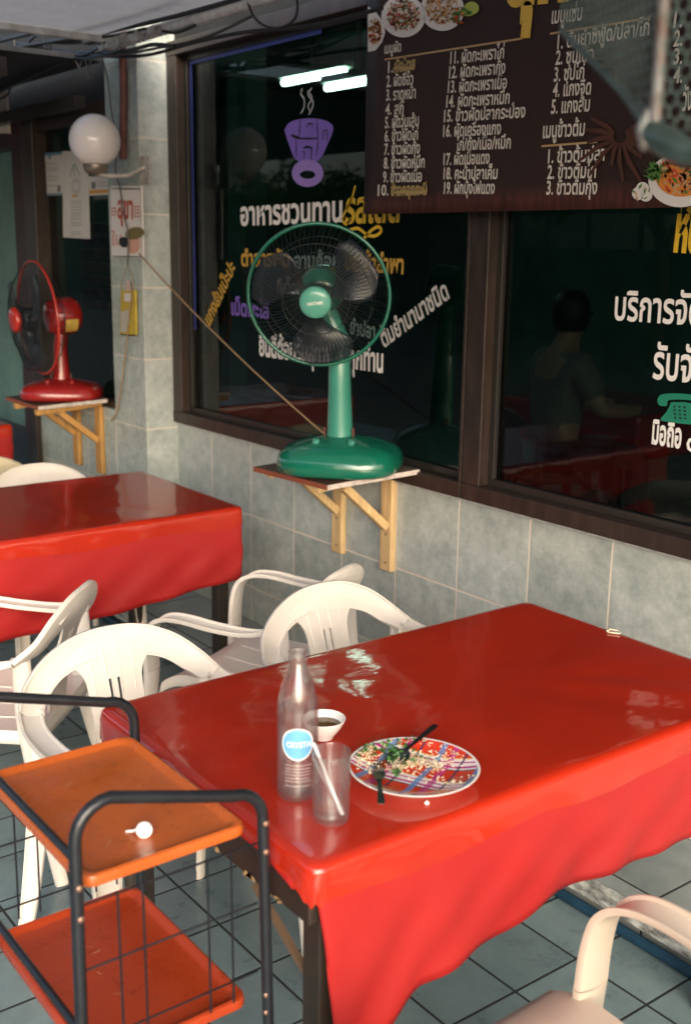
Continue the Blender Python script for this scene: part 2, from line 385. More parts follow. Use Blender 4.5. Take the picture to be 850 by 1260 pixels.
# flourish under the yellow word, steam and cup logo
mb = MB()
def flat_stroke(mb, pts, wd, Y=LET_Y):
    P = [PY(x, y, Y) for x, y in pts]; vs = []
    for i, q in enumerate(P):
        d = (P[min(i+1, len(P)-1)]-P[max(i-1, 0)]).normalized(); nn = Vector((-d.z, 0, d.x))
        ww = wd*(.55 if i in (0, len(P)-1) else 1); vs += [q+nn*ww/2, q-nn*ww/2]
    mb.add(vs, [(2*i, 2*i+1, 2*i+3, 2*i+2) for i in range(len(P)-1)])
def smooth_pts(pts, n=5):
    A = [Vector((p[0], p[1], 0)) for p in pts]; out = []
    for i in range(len(A)-1):
        p0, p1, p2, p3 = A[max(i-1, 0)], A[i], A[i+1], A[min(i+2, len(A)-1)]
        for k in range(n):
            t = k/n; q = .5*((2*p1)+(p2-p0)*t+(2*p0-5*p1+4*p2-p3)*t*t+(3*p1-p0-3*p2+p3)*t**3); out.append((q.x, q.y))
    out.append((A[-1].x, A[-1].y)); return out
flat_stroke(mb, smooth_pts([(437, 228), (434, 240), (430, 250), (424, 262), (421, 270), (426, 276), (432, 268)]), .009)
flat_stroke(mb, smooth_pts([(428, 284), (440, 281), (452, 289), (462, 290), (469, 284), (465, 279), (456, 284), (447, 294)]), .011)
mb.build('lettering', M_yellow_letter, winA, True, fixn=False)
M_steam = mat('pale_letters', (.42, .44, .42), .6)
mb = MB()
flat_stroke(mb, smooth_pts([(372, 109), (370, 115), (374, 122), (374, 132), (370, 140)]), .006)
flat_stroke(mb, smooth_pts([(384, 108), (379, 116), (385, 125), (384, 133), (380, 141)]), .006)
flat_stroke(mb, smooth_pts([(378, 112), (384, 120), (379, 130), (382, 138)]), .005)
mb.build('lettering', M_steam, winA, True, fixn=False)
def flat_poly(mb, pts, Y=LET_Y): mb.add([PY(x, y, Y) for x, y in pts], [tuple(range(len(pts)))])
# the cup: a bowl of two cheeks, a middle column and a ring for its foot, dark gaps between them
mb = MB()
flat_poly(mb, smooth_pts([(350, 160), (356, 151), (370, 146.5), (389, 146), (404, 150), (410, 158), (404, 175), (391, 198), (366, 198), (356, 179), (350, 160)], 4)[:-1])
mb.build('cup_logo', M_purple_letter, winA, True, fixn=False)
mb = MB()
ring = [(378.5+19.5*math.cos(a), 213+17*math.sin(a)) for a in [2*math.pi*k/32 for k in range(32)]]
hole = [(378.5+9.5*math.cos(a), 215+5*math.sin(a)) for a in [2*math.pi*k/32 for k in range(32)]]
mb.add([PY(x, y, LET_Y-.0006) for x, y in ring+hole], [(k, (k+1) % 32, 32+(k+1) % 32, 32+k) for k in range(32)])
mb.build('cup_logo', mat('pale_purple_vinyl', (.30, .20, .56), .6), winA, True, fixn=False)
mb = MB()
for pts, w_ in (([(369.5, 147), (368.5, 160), (368, 169)], .007), ([(368, 169), (362, 168), (358, 166)], .011), ([(389.5, 147), (390.5, 160), (391, 171)], .006), ([(364, 170), (378, 170.5), (391, 170)], .007),
                ([(377, 157), (379, 152), (385, 152.5), (384, 158)], .006), ([(391, 170), (390.5, 182), (389, 192)], .006), ([(364, 171), (364.5, 182), (364, 192)], .006), ([(397, 172), (398, 161), (402.5, 160), (402, 174)], .007),
                ([(373, 182), (378, 180.5), (383.5, 182), (382.5, 197)], .009), ([(372, 186), (374.5, 187), (374, 197)], .006)):
    flat_stroke(mb, pts, w_, LET_Y-.0012)
mb.build('cup_logo', mat('logo_gap', (.01, .012, .012), .4), winA, True, fixn=False)
# right window
line('ห้อ', (828, 307), (861, 309), M_yellow_letter, winB, h=.145, bold=.05)
line('บริการจัดเ', (755, 393), (874, 401), M_white_letter, winB, h=.105, bold=.02)
line('รับจัดโ', (802, 465), (883, 474), M_white_letter, winB, h=.118, bold=.02)
line('มือถือ', (801, 545), (837, 551), M_white_letter, winB, h=.085, bold=.035)
line('o8', (843, 554), (870, 560), M_white_letter, winB, h=.075, bold=.02)
mb = MB()
flat_poly(mb, smooth_pts([(808, 493), (812, 486), (826, 484), (846, 485), (862, 488), (866, 496), (862, 502), (854, 500), (852, 493), (823, 492), (820, 499), (811, 499), (808, 493)], 3)[:-1])
flat_poly(mb, smooth_pts([(825, 495), (849, 496), (856, 508), (860, 522), (846, 522), (820, 519), (812, 516), (820, 506), (825, 495)], 3)[:-1])
mb.build('telephone_sign', M_green_letter, winB, True, fixn=False)
mb = MB()
for i in range(3):
    for j in range(4):
        x, y = 828+i*6.2+j*.3, 499+j*4.6+i*.5; flat_poly(mb, [(x, y), (x+2.4, y), (x+2.4, y+2.2), (x, y+2.2)], LET_Y-.0012)
mb.build('telephone_sign', MATS['logo_gap'], winB, True, fixn=False)

# left bay: dark window with papers, brown posts, teal door
f = MB(); f.box((-5.56, 2.19, .869), (-5.425, 2.30, 2.198)); f.box((-5.425, 2.215, .869), (-4.63, 2.30, .90)); f.box((-5.425, 2.215, 2.12), (-4.63, 2.30, 2.198)); f.box((-4.645, 2.222, .90), (-4.63, 2.29, 2.12))
f.box((-5.56, 2.17, .09), (-5.50, 2.199, .868))
winL = f.build('window', M_brown, wallT, True, bevel=.003)
MB().quad((-5.425, 2.262, .90), (-4.645, 2.262, .90), (-4.645, 2.262, 2.12), (-5.425, 2.262, 2.12)).build('pane', M_pane_l, winL, True)
M_louvre = mat('grey_louvre', (.35, .33, .31), .6, var=.5, vscale=12)
lv = MB()
for k in range(7): lv.bar((-5.40, 2.42, 1.30+k*.062), (-4.66, 2.42, 1.30+k*.062), .012, .045, (0, -.5, 1))
lv.build('louvre', M_louvre, winL, True)
lv = MB()
for k in range(5): lv.bar((-5.2+k*.09, 2.40, .95), (-4.95+k*.09, 2.40, 1.28), .006, .008)
lv.build('louvre', M_louvre, winL, True)
M_red_frame = mat('dark_red_door_frame', (.035, .013, .012), .5, var=.3)
M_teal_door = mat('teal_painted_door', (.10, .19, .165), .5, var=.3, vscale=5, bump=.05)
df = MB(); df.box((-5.70, 2.19, .09), (-5.562, 2.33, 2.12)); df.box((-7.2, 2.19, 2.06), (-5.70, 2.33, 2.20)); 
dr = df.build('door_frame', M_red_frame, wallT, True, bevel=.004)
d_ = MB(); d_.box((-7.2, 2.26, .62), (-5.702, 2.31, 2.058)); d_.build('door', M_teal_door, dr, True)
d_ = MB(); d_.box((-7.2, 2.265, .09), (-5.702, 2.312, .617)); d_.build('door', mat('dark_door_foot', (.02, .024, .024), .5), dr, True)
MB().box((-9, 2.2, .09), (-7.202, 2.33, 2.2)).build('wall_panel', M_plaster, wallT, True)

# ------------------------------------------------------------------ the dining room behind the glass
M_in = mat('dim_teal_paint', (.06, .15, .125), .8, var=.3, vscale=2)
M_in_f = mat('dark_room_floor', (.06, .07, .07), .4, var=.3, vscale=4)
rm = MB(); rm.box((-9, 7.4, .09), (3.2, 7.55, 3.0)); rm.box((-9, 2.48, .09), (-8.9, 7.4, 3.0)); rm.box((3.1, 2.5, .09), (3.2, 7.4, 3.0))
rm.build('room_wall', M_in, wallT, True)
MB().box((-9, 2.6, 2.95), (3.2, 7.4, 3.05)).build('room_ceiling', M_in, wallT, True)
MB().box((-4.75, 2.5, .09), (-4.45, 2.9, 2.95)).build('room_column', M_in, wallT, True)
M_tube = mat('lit_fluorescent_tube', (.9, .95, .9), .4, emit=(.80, 1, .88), estr=15)
M_fix = mat('white_lamp_housing', (.5, .55, .5), .5)
for (xa, ya, xb, yb, Yd, lab) in ((349, 99, 424, 91, 4.3, 'lit white tube lamp on the dark ceiling, seen behind the left window, left of two'),
                                  (402, 107, 470, 98, 4.3, 'lit white tube lamp half hidden behind the menu banner')):
    a = PY(xa, ya, Yd); b = PY(xb, yb, Yd); a.z = b.z = (a.z+b.z)/2
    T = thing('tube_lamp', lab, 'lamp', a, 0, 'lit tube lamps in the dining room')
    MB().tube([a, b], .02, 10).build('tube', M_tube, T, True, smooth=60)
    MB().box((a.x-.03, a.y-.03, a.z+.024), (b.x+.03, a.y+.05, a.z+.07)).build('housing', M_fix, T, True, bevel=.004)
    MB().box((a.x+.3, a.y-.005, a.z+.07), (a.x+.32, a.y+.02, 2.951)).build('rod', M_fix, T, True)

# ------------------------------------------------------------------ overhead: awning, batten, dark roof edge further on
aw = thing('awning', 'grey sheet awning overhead with a pale batten along its wall edge', 'awning', (-3, 1, 2.4))
M_aw = mat('grey_awning_sheet', (.30, .30, .31), .6, var=.45, vscale=7, bump=.25, bscale=60)
AW_Y0 = -.60
_n = M_aw.node_tree.nodes; _l = M_aw.node_tree.links; _t = _n.new('ShaderNodeBsdfTranslucent'); _t.inputs[0].default_value = (.5, .5, .52, 1); _m = _n.new('ShaderNodeMixShader'); _m.inputs[0].default_value = .24
_l.new(_n['Principled BSDF'].outputs[0], _m.inputs[1]); _l.new(_t.outputs[0], _m.inputs[2]); _l.new(_m.outputs[0], _n['Material Output'].inputs[0])
MB().quad((-4.42, AW_Y0, 2.41), (1.0, AW_Y0, 2.41), (1.0, 2.13, 2.41), (-4.42, 2.13, 2.41)).build('sheet', M_aw, aw, True)
M_bat = mat('pale_batten', (.66, .65, .62), .5, var=.4, vscale=14)
b_ = MB(); b_.box((-4.44, 2.135, 2.372), (1.0, 2.175, 2.404)); b_.box((-4.45, AW_Y0, 2.385), (-4.42, 2.13, 2.425)); b_.build('batten', M_bat, aw, True, bevel=.004)
MB().tube([(-4.44, 2.115, 2.365), (-3.2, 2.115, 2.372), (1.0, 2.115, 2.37)], .019, 12).build('pale_pipe', mat('white_pvc_pipe', (.72, .71, .68), .4, var=.3, vscale=20), aw, True, smooth=60)
b_ = MB()
for x in (-3.0, -1.2, .5): MB().box((x, AW_Y0, 2.421), (x+.05, 2.16, 2.48)).build('beam', M_brown2, aw, True)
tr_ = MB(); rnd = random.Random(9)
for k in range(26):
    x, y = rnd.uniform(118, 205), 0; y = 62-(x-118)*.27+rnd.uniform(-7, 3); c = PY(x, y, 2.10+rnd.uniform(-.04, .02)); a = rnd.uniform(-.7, .3); L_ = rnd.uniform(.015, .05); u = Vector((math.cos(a), rnd.uniform(-.3, .3), math.sin(a)*.6))*L_; v = Vector((0, rnd.uniform(-.01, .01), rnd.uniform(.006, .014)))
    tr_.add([c-u-v, c+u*.8-v*.6, c+u+v, c-u*.7+v], [(0, 1, 2, 3)])
tr_.build('torn_edge', mat('torn_pale_strips', (.5, .5, .48), .7, var=.5, vscale=30), aw, True, solid=.001)
a2 = thing('lower_roof', 'dark weathered lower roof edge at far left above the door', 'awning', (-6, 1.6, 2.3))
M_oldroof = mat('weathered_roof', (.035, .037, .04), .7, var=.5, vscale=10, bump=.2)
b_ = MB(); b_.add([(-14, -.9, 2.33), (-4.50, -.9, 2.33), (-4.64, 2.2, 2.345), (-14, 2.2, 2.345), (-14, -.9, 2.35), (-4.50, -.9, 2.35), (-4.64, 2.2, 2.365), (-14, 2.2, 2.365)], [(3,2,1,0),(4,5,6,7),(0,1,5,4),(1,2,6,5),(2,3,7,6),(3,0,4,7)])  # sheet carried forward out of view to cut the mirrored sky and skylight
b_.build('sheet', M_oldroof, a2, True)
MB().bar((-9, 2.12, 2.185), (-4.70, 2.12, 2.185), .05, .05).build('beam', M_brown2, a2, True); MB().bar((-14, 1.75, 2.28), (-4.6, 1.75, 2.28), .04, .07).build('beam', M_brown2, a2, True)

# ------------------------------------------------------------------ across the street, seen only mirrored in the panes
M_louvre2 = mat('dull_shutter', (.05, .055, .05), .7, var=.4, vscale=6)
M_opp = [mat('opposite_render_a', (.05, .07, .06), .8, var=.3, vscale=1.2), mat('opposite_render_b', (.09, .085, .075), .8, var=.3, vscale=1.2)]
M_dkglass = mat('opposite_window', (.02, .025, .03), .15)
for k, (x0, x1, h, lab) in enumerate(((-42, -17.4, 2.9, 'long low dark shed across the street, mirrored in the left pane'), (-12.4, -4.6, 5.0, 'greenish shophouse across the street, mirrored in the right pane'), (-4.3, 4.5, 6.4, 'taller beige shophouse across the street'))):
    B = thing('shophouse', lab, 'building', (x0, -13, -.12))
    MB().box((x0, -20, -.12), (x1, -13, h)).build('wall', M_opp[k % 2], B, True)
    if k: MB().box((x0, -13.9, 2.7), (x1, -11.8, 2.82)).build('canopy', M_oldroof, B, True)
    for j in range(3 if k else 0):
        xa = x0+.7+j*2.3; MB().box((xa, -13.05, 3.4), (xa+1.4, -12.98, 4.7)).build('window', M_dkglass, B, True)
    for j in range(int((x1-x0)/2.6)): MB().box((x0+.3+j*2.6, -13.06, -.12), (x0+2.5+j*2.6, -12.985, 2.3)).build('shutter', M_louvre2, B, True)
    MB().box((x0-.1, -20.1, h), (x1+.1, -12.8, h+.18)).build('roof', M_oldroof, B, True)
yw = thing('yard_wall', 'low dark yard wall with steel posts across the street, mirrored in the right pane', 'wall', (-15, -13, -.12))
MB().box((-17.3, -13.1, -.12), (-12.5, -12.95, 1.62)).build('wall', M_opp[0], yw, True)
for x in (-16.6, -15.5, -14.2, -13.0): MB().tube([(x, -13, 1.6), (x, -13, 3.4)], .06, 8).build('post', M_brown2, yw, True)
MB().bar((-17.0, -13, 2.2), (-14.6, -13, 3.3), .08, .08).build('brace', M_brown2, yw, True); MB().bar((-17.3, -13, 3.3), (-12.5, -13, 3.3), .08, .1).build('rail', M_brown2, yw, True)
M_leaf = mat('leaf_green', (.05, .11, .03), .6, var=.5, vscale=3); M_bark = mat('bark', (.08, .06, .045), .9, var=.3)
def tree(x, y, h, lab):
    T = thing('street_tree', lab, 'tree', (x, y, -.12), 0, 'trees across the street')
    tr = MB(); tr.tube([(0, 0, 0), (.05, 0, h*.3), (-.05, .1, h*.55)], [.14, .11, .07], 10)
    for k in range(6):
        a = k*1.05; tr.tube([(0, .05, h*(.35+.03*k)), (math.cos(a)*h*.12, math.sin(a)*h*.12, h*.58), (math.cos(a)*h*.22, math.sin(a)*h*.22, h*.72)], [.06, .04, .02], 6)
    tr.build('trunk', M_bark, T, smooth=60)
    cr = MB()
    cl = [(random.gauss(0, h*.15), random.gauss(0, h*.15), h*(.7+random.gauss(0, .11))) for _ in range(26)]
    for c in cl:
        for _ in range(90):
            q = Vector(c)+Vector((random.gauss(0, h*.05), random.gauss(0, h*.05), random.gauss(0, h*.04))); u = Vector((random.gauss(0, 1), random.gauss(0, 1), random.gauss(0, 1))).normalized(); v = u.orthogonal().normalized(); s_ = .07+.05*random.random()
            cr.quad(q-u*s_, q-v*s_*.5, q+u*s_, q+v*s_*.5)
    cr.build('crown', M_leaf, T, fixn=False)
tree(-24.5, -10.5, 3.9, 'leafy green tree across the street, mirrored beside the yellow letters')
tree(-19.5, -9.5, 3.7, 'low leafy green tree across the street, mirrored behind the green fan')
tree(-30.0, -11.5, 4.4, 'broad leafy green tree across the street, mirrored at the left of the left pane')
tree(-11.0, -9.5, 4.6, 'taller leafy green tree across the street, mirrored in the right pane')
# teal curtain strips just inside the left window
M_curt = mat('teal_curtain', (.05, .15, .13), .7, var=.4, vscale=3)
CX0, CX1 = PY(243, 300, 2.62).x, PY(296, 300, 2.62).x
cu = MB(); cu.grid(lambda u, v: (CX0+(CX1-CX0)*u, 2.62+.03*math.sin(u*34)+.012*math.sin(u*77), .95+1.4*v), 60, 2); cu.build('curtain', M_curt, winA, True, smooth=180)
# ------------------------------------------------------------------ tables and red cloths
M_tblack = mat('chipped_black_table_paint', (.014, .012, .011), .5, var=.5, vscale=30, col2=(.03, .018, .01))
M_twood = mat('bare_brown_table_wood', (.30, .17, .075), .7, var=.4, vscale=8, stretch=(6, 6, 1))
def make_table(label, x0, x1, y0, y1, chips=False, floor_far=.0):
    T = thing('dining_table', label, 'table', ((x0+x1)/2, (y0+y1)/2, 0), 0, 'red clothed dining tables')
    MB().box((x0+.01, y0+.01, .722), (x1-.01, y1-.01, .744)).build('table_board', M_twood, T, True)
    a = .028; z0, z1 = .645, .7215
    for lo, hi in (((x0+.03, y0+.004, z0), (x1-.016, y0+.025, z1)), ((x0+.03, y1-.045, z0), (x1-.03, y1-.02, z1)), ((x0+.03, y0+.026, z0), (x0+.055, y1-.046, z1)), ((x1-.055, y0+.026, z0), (x1-.03, y1-.046, z1))):
        MB().box(lo, hi).build('apron_rail', M_tblack, T, True, bevel=.003)
    for x in (x0+.05, x1-.042):
        for y in (y0+.048, y1-.068):
            MB().box((x-.022, y-.022, 0), (x+.022, y+.022, .6445)).build('leg', M_tblack, T, True, bevel=.003)
    if chips:
        MB().bar(PY(314, 1088, y0+.06), PY(376, 1195, y0+.06), .009, .011, (0, 1, 0)).build('brace', mat('dull_brown_brace', (.14, .085, .05), .7), T, True)
        c = MB()
        rnd = random.Random(5)
        for k in range(16):
            x = x1-.05-abs(rnd.gauss(0, .11)); z = z1-.002 if k % 2 else z0+.006
            w_, h_ = .004+.012*rnd.random(), .003+.006*rnd.random()
            c.add([(x-w_, y0+.0028, z-h_), (x+w_, y0+.0028, z-h_*.6), (x+w_*.7, y0+.0028, z+h_*.2), (x-w_*.5, y0+.0028, z+h_*.3)], [(0, 1, 2, 3)])
        c.build('chipped_paint', mat('chipped_wood_showing', (.45, .27, .12), .8), T, True)
    return T
M_red = mat('red_table_fabric', (.36, .015, .014), .5, var=.12, vscale=3, bump=.45, bscale=5, spec=.35)
M_red_top = mat('glossy_red_vinyl', (.40, .020, .006), .4, coat=1, coat_rough=.06, var=.18, vscale=2.5, bump=.075, bscale=15, stretch=(1.6, .7, 1), spec=.12)
def make_cloth(label, x0, x1, y0, y1, hem, seed, zt=.7475, flare=None, group='red tablecloths'):
    """hem(side, t, x, y) -> drop in metres. sides: 0 = -Y end, 1 = +X side, 2 = +Y end, 3 = -X side"""
    T = thing('tablecloth', label, 'tablecloth', ((x0+x1)/2, (y0+y1)/2, zt), 0, group)
    rnd = random.Random(seed); rc = .022; per = []
    def seg(ax, ay, bx, by, n, side, nx, ny):
        for k in range(n):
            t = k/n; per.append((ax+(bx-ax)*t, ay+(by-ay)*t, nx, ny, side, t))
    def arc(cx, cy, a0, side, n=7):
        for k in range(n):
            a = a0+math.pi/2*k/n; per.append((cx+rc*math.cos(a), cy+rc*math.sin(a), math.cos(a), math.sin(a), side, k/n))
    ns, nl = 34, 70
    seg(x0+rc, y0, x1-rc, y0, ns, 0, 0, -1); arc(x1-rc, y0+rc, -math.pi/2, 10)
    seg(x1, y0+rc, x1, y1-rc, nl, 1, 1, 0); arc(x1-rc, y1-rc, 0, 11)
    seg(x1-rc, y1, x0+rc, y1, ns, 2, 0, 1); arc(x0+rc, y1-rc, math.pi/2, 12)
    seg(x0, y1-rc, x0, y0+rc, nl, 3, -1, 0); arc(x0+rc, y0+rc, math.pi, 13)
    n = len(per); corner = {10: (0, 1), 11: (1, 2), 12: (2, 3), 13: (3, 0)}
    def drop(s, t, x, y):
        if s < 10: return hem(s, t, x, y)
        a, b = corner[s]; u = t*t*(3-2*t); return hem(a, 1, x, y)*(1-u)+hem(b, 0, x, y)*u
    ph = [rnd.uniform(0, 6.28) for _ in range(8)]
    r_e = .012
    rings = []
    cx, cy = (x0+x1)/2, (y0+y1)/2
    # top sheet: inset rings, then the rounded edge
    def ripple(x, y): return .0009*math.sin(9*x+5*y+ph[0])*math.sin(7*y-4*x+ph[1])+.0006*math.sin(23*y+11*x+ph[2])
    hx, hy = (x1-x0)/2, (y1-y0)/2
    for ins in (.30, .2, .12, .06, .03, .014):
        k = hx-ins
        rings.append([(cx+(px_-cx)*(hx-ins)/hx, cy+(py_-cy)*(hy-ins)/hy, zt+ripple(px_, py_)*(.5 if ins < .03 else 1)) for px_, py_, *_ in per])
    rings.append([(px_-nx*.004, py_-ny*.004, zt-.001) for px_, py_, nx, ny, *_ in per])
    rings.append([(px_+nx*.0025, py_+ny*.0025, zt-.006) for px_, py_, nx, ny, *_ in per])
    rings.append([(px_+nx*.0042, py_+ny*.0042, zt-.014) for px_, py_, nx, ny, *_ in per])
    def strip(rs): 
        mb = MB(); vs = [v for rg in rs for v in rg]; fs = []
        for i in range(len(rs)-1):
            for k in range(n): fs.append((i*n+k, (i+1)*n+k, (i+1)*n+(k+1) % n, i*n+(k+1) % n))
        mb.add(vs, fs); return mb
    # clear vinyl sheet on top, its lip folded a few centimetres down
    lip = []
    for dz in (.026, .043, .062):
        rg = []
        for px_, py_, nx, ny, s, t in per:
            d = min(drop(s, t, px_, py_)*.9, dz+.006*math.sin(t*17+s+ph[3])); wv = .003*math.sin(t*31+ph[4]+s)+.002*math.sin(t*57+ph[5])
            rg.append((px_+nx*(.0062+wv*.4*dz/.05), py_+ny*(.0062+wv*.4*dz/.05), zt-max(d, .0135)))
        lip.append(rg)
    top = strip(rings+lip); top.f.append(tuple(range(n)))
    top.mi.append(0)
    top.build('vinyl_cover', M_red_top, T, True, smooth=180)
    # the hanging cloth
    dr = []
    NV = 16
    for j in range(NV+1):
        v = j/NV; rg = []
        for i, (px_, py_, nx, ny, s, t) in enumerate(per):
            d = drop(s, t, px_, py_); z = zt-.010-(d-.010)*v
            arc_len = i/n*2*math.pi
            amp = .0032*v**1.3*min(1, d/.2)
            w_ = amp*(math.sin(arc_len*17+ph[0]+.9*v)+.6*math.sin(arc_len*29+ph[1]-1.3*v)+.5*math.sin(arc_len*8+ph[2]))
            # soft diagonal creases
            w_ += .0042*v*min(1, d/.2)*math.sin((arc_len*11+v*6)*2+ph[6])+.003*(1-abs(2*v-1))*math.sin((arc_len*7-v*2.2)*3+ph[7])
            w_ *= min(1, max(0, (d*v-.068)/.08)); o = .0022+.006*v+w_
            q = Vector((px_+nx*o, py_+ny*o, z))
            if flare and (s in (1, 10)) : q.y += .034*v*max(0, 1-(q.y-y0)/.25)
            rg.append(tuple(q))
        dr.append(rg)
    strip(dr).build('hanging_cloth', M_red, T, True, smooth=180, solid=.0012, soff=-1)
    return T
def hem_near(s, t, x, y):
    if s == 0: return .030+.025*max(0, t-.85)/.15 if t > .15 else .16-.8*t
    if s == 1:
        base = [(0.825, .40), (.92, .33), (1.02, .272), (1.15, .258), (1.34, .222), (1.60, .236), (1.98, .25)]
        return interp(base, y)
    if s == 2: return .22
    return .20+.02*math.sin(y*9)
def interp(tb, x):
    if x <= tb[0][0]: return tb[0][1]
    for (a, b), (c, d) in zip(tb, tb[1:]):
        if x <= c:
            u = (x-a)/(c-a); u = u*u*(3-2*u)*.5+u*.5; return b+(d-b)*u
    return tb[-1][1]
def hem_far(s, t, x, y):
    if s == 1: return interp([(.8, .33), (1.1, .302), (1.4, .292), (1.6, .275), (1.8, .255), (1.95, .25)], y)
    if s == 2: return .24
    return .26+.01*math.sin(y*8+x*5)
make_table('near dining table under the empty bottle and plate, chipped black frame showing beside the trolley', -1.85, -1.15, .825, 1.975, True)
make_cloth('glossy red tablecloth holding the bottle, glass and plate, nearest to the trolley', -1.85, -1.15, .825, 1.975, hem_near, 3, flare=True)
make_table('middle dining table with black legs in front of the tiled pillar', -3.86, -3.12, .55, 1.935)
make_cloth('red tablecloth on the middle table, its shiny top mirroring the tiled pillar', -3.86, -3.12, .55, 1.935, hem_far, 11)
make_table('farthest dining table at the left edge by the teal door', -5.98, -5.215, .75, 1.94)
make_cloth('red tablecloth at the left edge, only its corner showing before the teal door', -5.98, -5.215, .75, 1.94, hem_far, 23)

# ------------------------------------------------------------------ white plastic armchairs
M_plast = mat('cream_plastic', (.74, .68, .61), .38, var=.07, vscale=5, spec=.4, bump=.03, bscale=160, rvar=.08)
M_plast2 = mat('warm_beige_plastic', (.64, .54, .43), .42, var=.08, vscale=5, spec=.4, bump=.03, bscale=160, rvar=.08)
M_plast3 = mat('yellowed_cream_plastic', (.62, .53, .36), .42, var=.1, vscale=5, spec=.4)
def rib_section(t=.0075, lip=.013, bow=.005):
    o = [(a, bow*(1-a*a)) for a in (-1, -.94, -.75, -.4, 0, .4, .75, .94, 1)]
    i = [(a, bow*(1-a*a)-t) for a in (.82, .4, 0, -.4, -.82)]
    return [(-1.0, -lip)]+[(-1.02, -.004)]+o[1:-1]+[(1.02, -.004), (1.0, -lip), (.86, -lip)]+i+[(-.86, -lip)]
HALF = [((-.292, 0, .730), (-.22, 0, .97), .078), ((-.286, .085, .724), (-.22, .15, .96), .076), ((-.270, .165, .697), (-.2, .45, .88), .070),
        ((-.242, .222, .655), (-.17, .78, .58), .068), ((-.190, .256, .622), (-.1, .96, .22), .060), ((-.11, .272, .610), (-.02, 1, .05), .060),
        ((0, .278, .612), (0, 1, 0), .062), ((.10, .278, .620), (0, 1, 0), .063), ((.17, .274, .612), (0, 1, 0), .066), ((.212, .268, .580), (0, 1, 0), .066),
        ((.226, .262, .52), (0, 1, 0), .070), ((.228, .256, .44), (0, 1, 0), .072)]
LEG = [((.228, .256, .44), (0, 1, 0), .072), ((.236, .258, .3), (0, 1, 0), .056), ((.248, .262, .15), (0, 1, 0), .043), ((.262, .266, .0), (0, 1, 0), .036)]
def mir(c): return ((c[0][0], -c[0][1], c[0][2]), (c[1][0], -c[1][1], c[1][2]), c[2])
def make_chair(label, m, loc, rz, group):
    T = thing('plastic_armchair', label, 'chair', loc, rz, group)
    # backrest: the arch, then the splat with two slots
    b = MB(); arch = [mir(c) for c in HALF[4:0:-1]]; arch = [((c[0]), (-c[1][0]*-1, c[1][1], c[1][2]), c[2]) for c in arch]
    full = arch+HALF[0:5]
    b.sweep(full, rib_section(), 7)
    cols = [-1, -.86, -.72, -.58, -.46, -.34, -.22, -.10, 0, .10, .22, .34, .46, .58, .72, .86, 1]; nu = len(cols)-1; nv = 26
    def hw(v):
        return .068+.012*v+.075*max(0, (v-.70)/.30)**2
    def sp(i, j):
        v = j/nv; u = cols[i]*hw(v); z = .405+(.735-.405)*v
        xx = -.205-.085*v**1.15+.012*math.sin(v*math.pi) + .35*u*u
        z -= 1.1*u*u*max(0, v-.6)/.4
        return (xx, u, z)
    def skip(i, j): return (cols[i] in (.10, -.22) or (cols[i], cols[i+1]) == (.10, .22)) and (9 <= j <= 18) and ((cols[i], cols[i+1]) in ((-.22, -.10), (.10, .22)))
    vs = [sp(i, j) for j in range(nv+1) for i in range(nu+1)]; fs = []
    nrm = Vector((-1, 0, -.2)).normalized()
    keep = {}
    th = Vector((-.0035, 0, -.0008)); N_ = len(vs)
    allv = [Vector(v)-th for v in vs]+[Vector(v)+th for v in vs]
    cell = lambda i, j: 0 <= i < nu and 0 <= j < nv and not skip(i, j)
    for j in range(nv):
        for i in range(nu):
            if not cell(i, j): continue
            a, c_, d, e = j*(nu+1)+i, j*(nu+1)+i+1, (j+1)*(nu+1)+i+1, (j+1)*(nu+1)+i
            fs += [(a, c_, d, e), (N_+e, N_+d, N_+c_, N_+a)]
            if not cell(i-1, j): fs.append((a, e, N_+e, N_+a))
            if not cell(i+1, j): fs.append((d, c_, N_+c_, N_+d))
            if not cell(i, j-1): fs.append((c_, a, N_+a, N_+c_))
            if not cell(i, j+1): fs.append((e, d, N_+d, N_+e))
    b.add(allv, fs)
    for u in (-.055, -.018, .018, .055):        # moulded ridges running down the splat
        pts = []
        for k in range(9):
            v = .62+.34*k/8; z = .405+.33*v; xx = -.205-.085*v**1.15+.012*math.sin(v*math.pi)+.35*u*u; pts.append((xx+.0035, u*(1+.15*k/8), z-1.1*u*u*max(0, v-.6)/.4))
        b.tube(pts, .0022, 6)
    T.scale = (.94, .88, .945)
    b.build('backrest', m, T, smooth=42)
    # seat: dished, rolled at the front, with a skirt
    s = MB(); n_ = 24
    def st(u, v):
        x = -.225+.44*u; y = (-.235+.47*v)
        e = min(1, max(0, (x-.11)/.105)); yy = y*(1-.05*(1-u))
        z = .432-.016*math.sin(math.pi*min(1, u*1.05))*(math.cos(y/.235*1.2))-.045*e*e+.006*abs(y/.235)**3
        return (x, yy, z-.012*(1-u))
    s.grid(st, n_, n_)
    g = len(s.v)
    rim = [(i, 0) for i in range(n_)]+[(n_, j) for j in range(n_)]+[(i, n_) for i in range(n_, 0, -1)]+[(0, j) for j in range(n_, 0, -1)]
    idx = [j*(n_+1)+i for i, j in rim]
    for k in (1, 2): s.v += [(s.v[q][0]*1.0+.004*k*(1 if s.v[q][0] > 0 else -1), s.v[q][1]*(1+.012*k), s.v[q][2]-.018*k) for q in idx]
    L_ = len(idx)
    for k in range(L_):
        s.f.append((idx[k], idx[(k+1) % L_], g+(k+1) % L_, g+k)); s.f.append((g+k, g+(k+1) % L_, g+L_+(k+1) % L_, g+L_+k)); s.mi += [0, 0]
    for y in (-.11, 0, .11):
        s.tube([(-.19+.36*k/8, y, st((.035+.36*k/8)/.44, (y+.235)/.47)[2]+.0005) for k in range(8)], .002, 5)
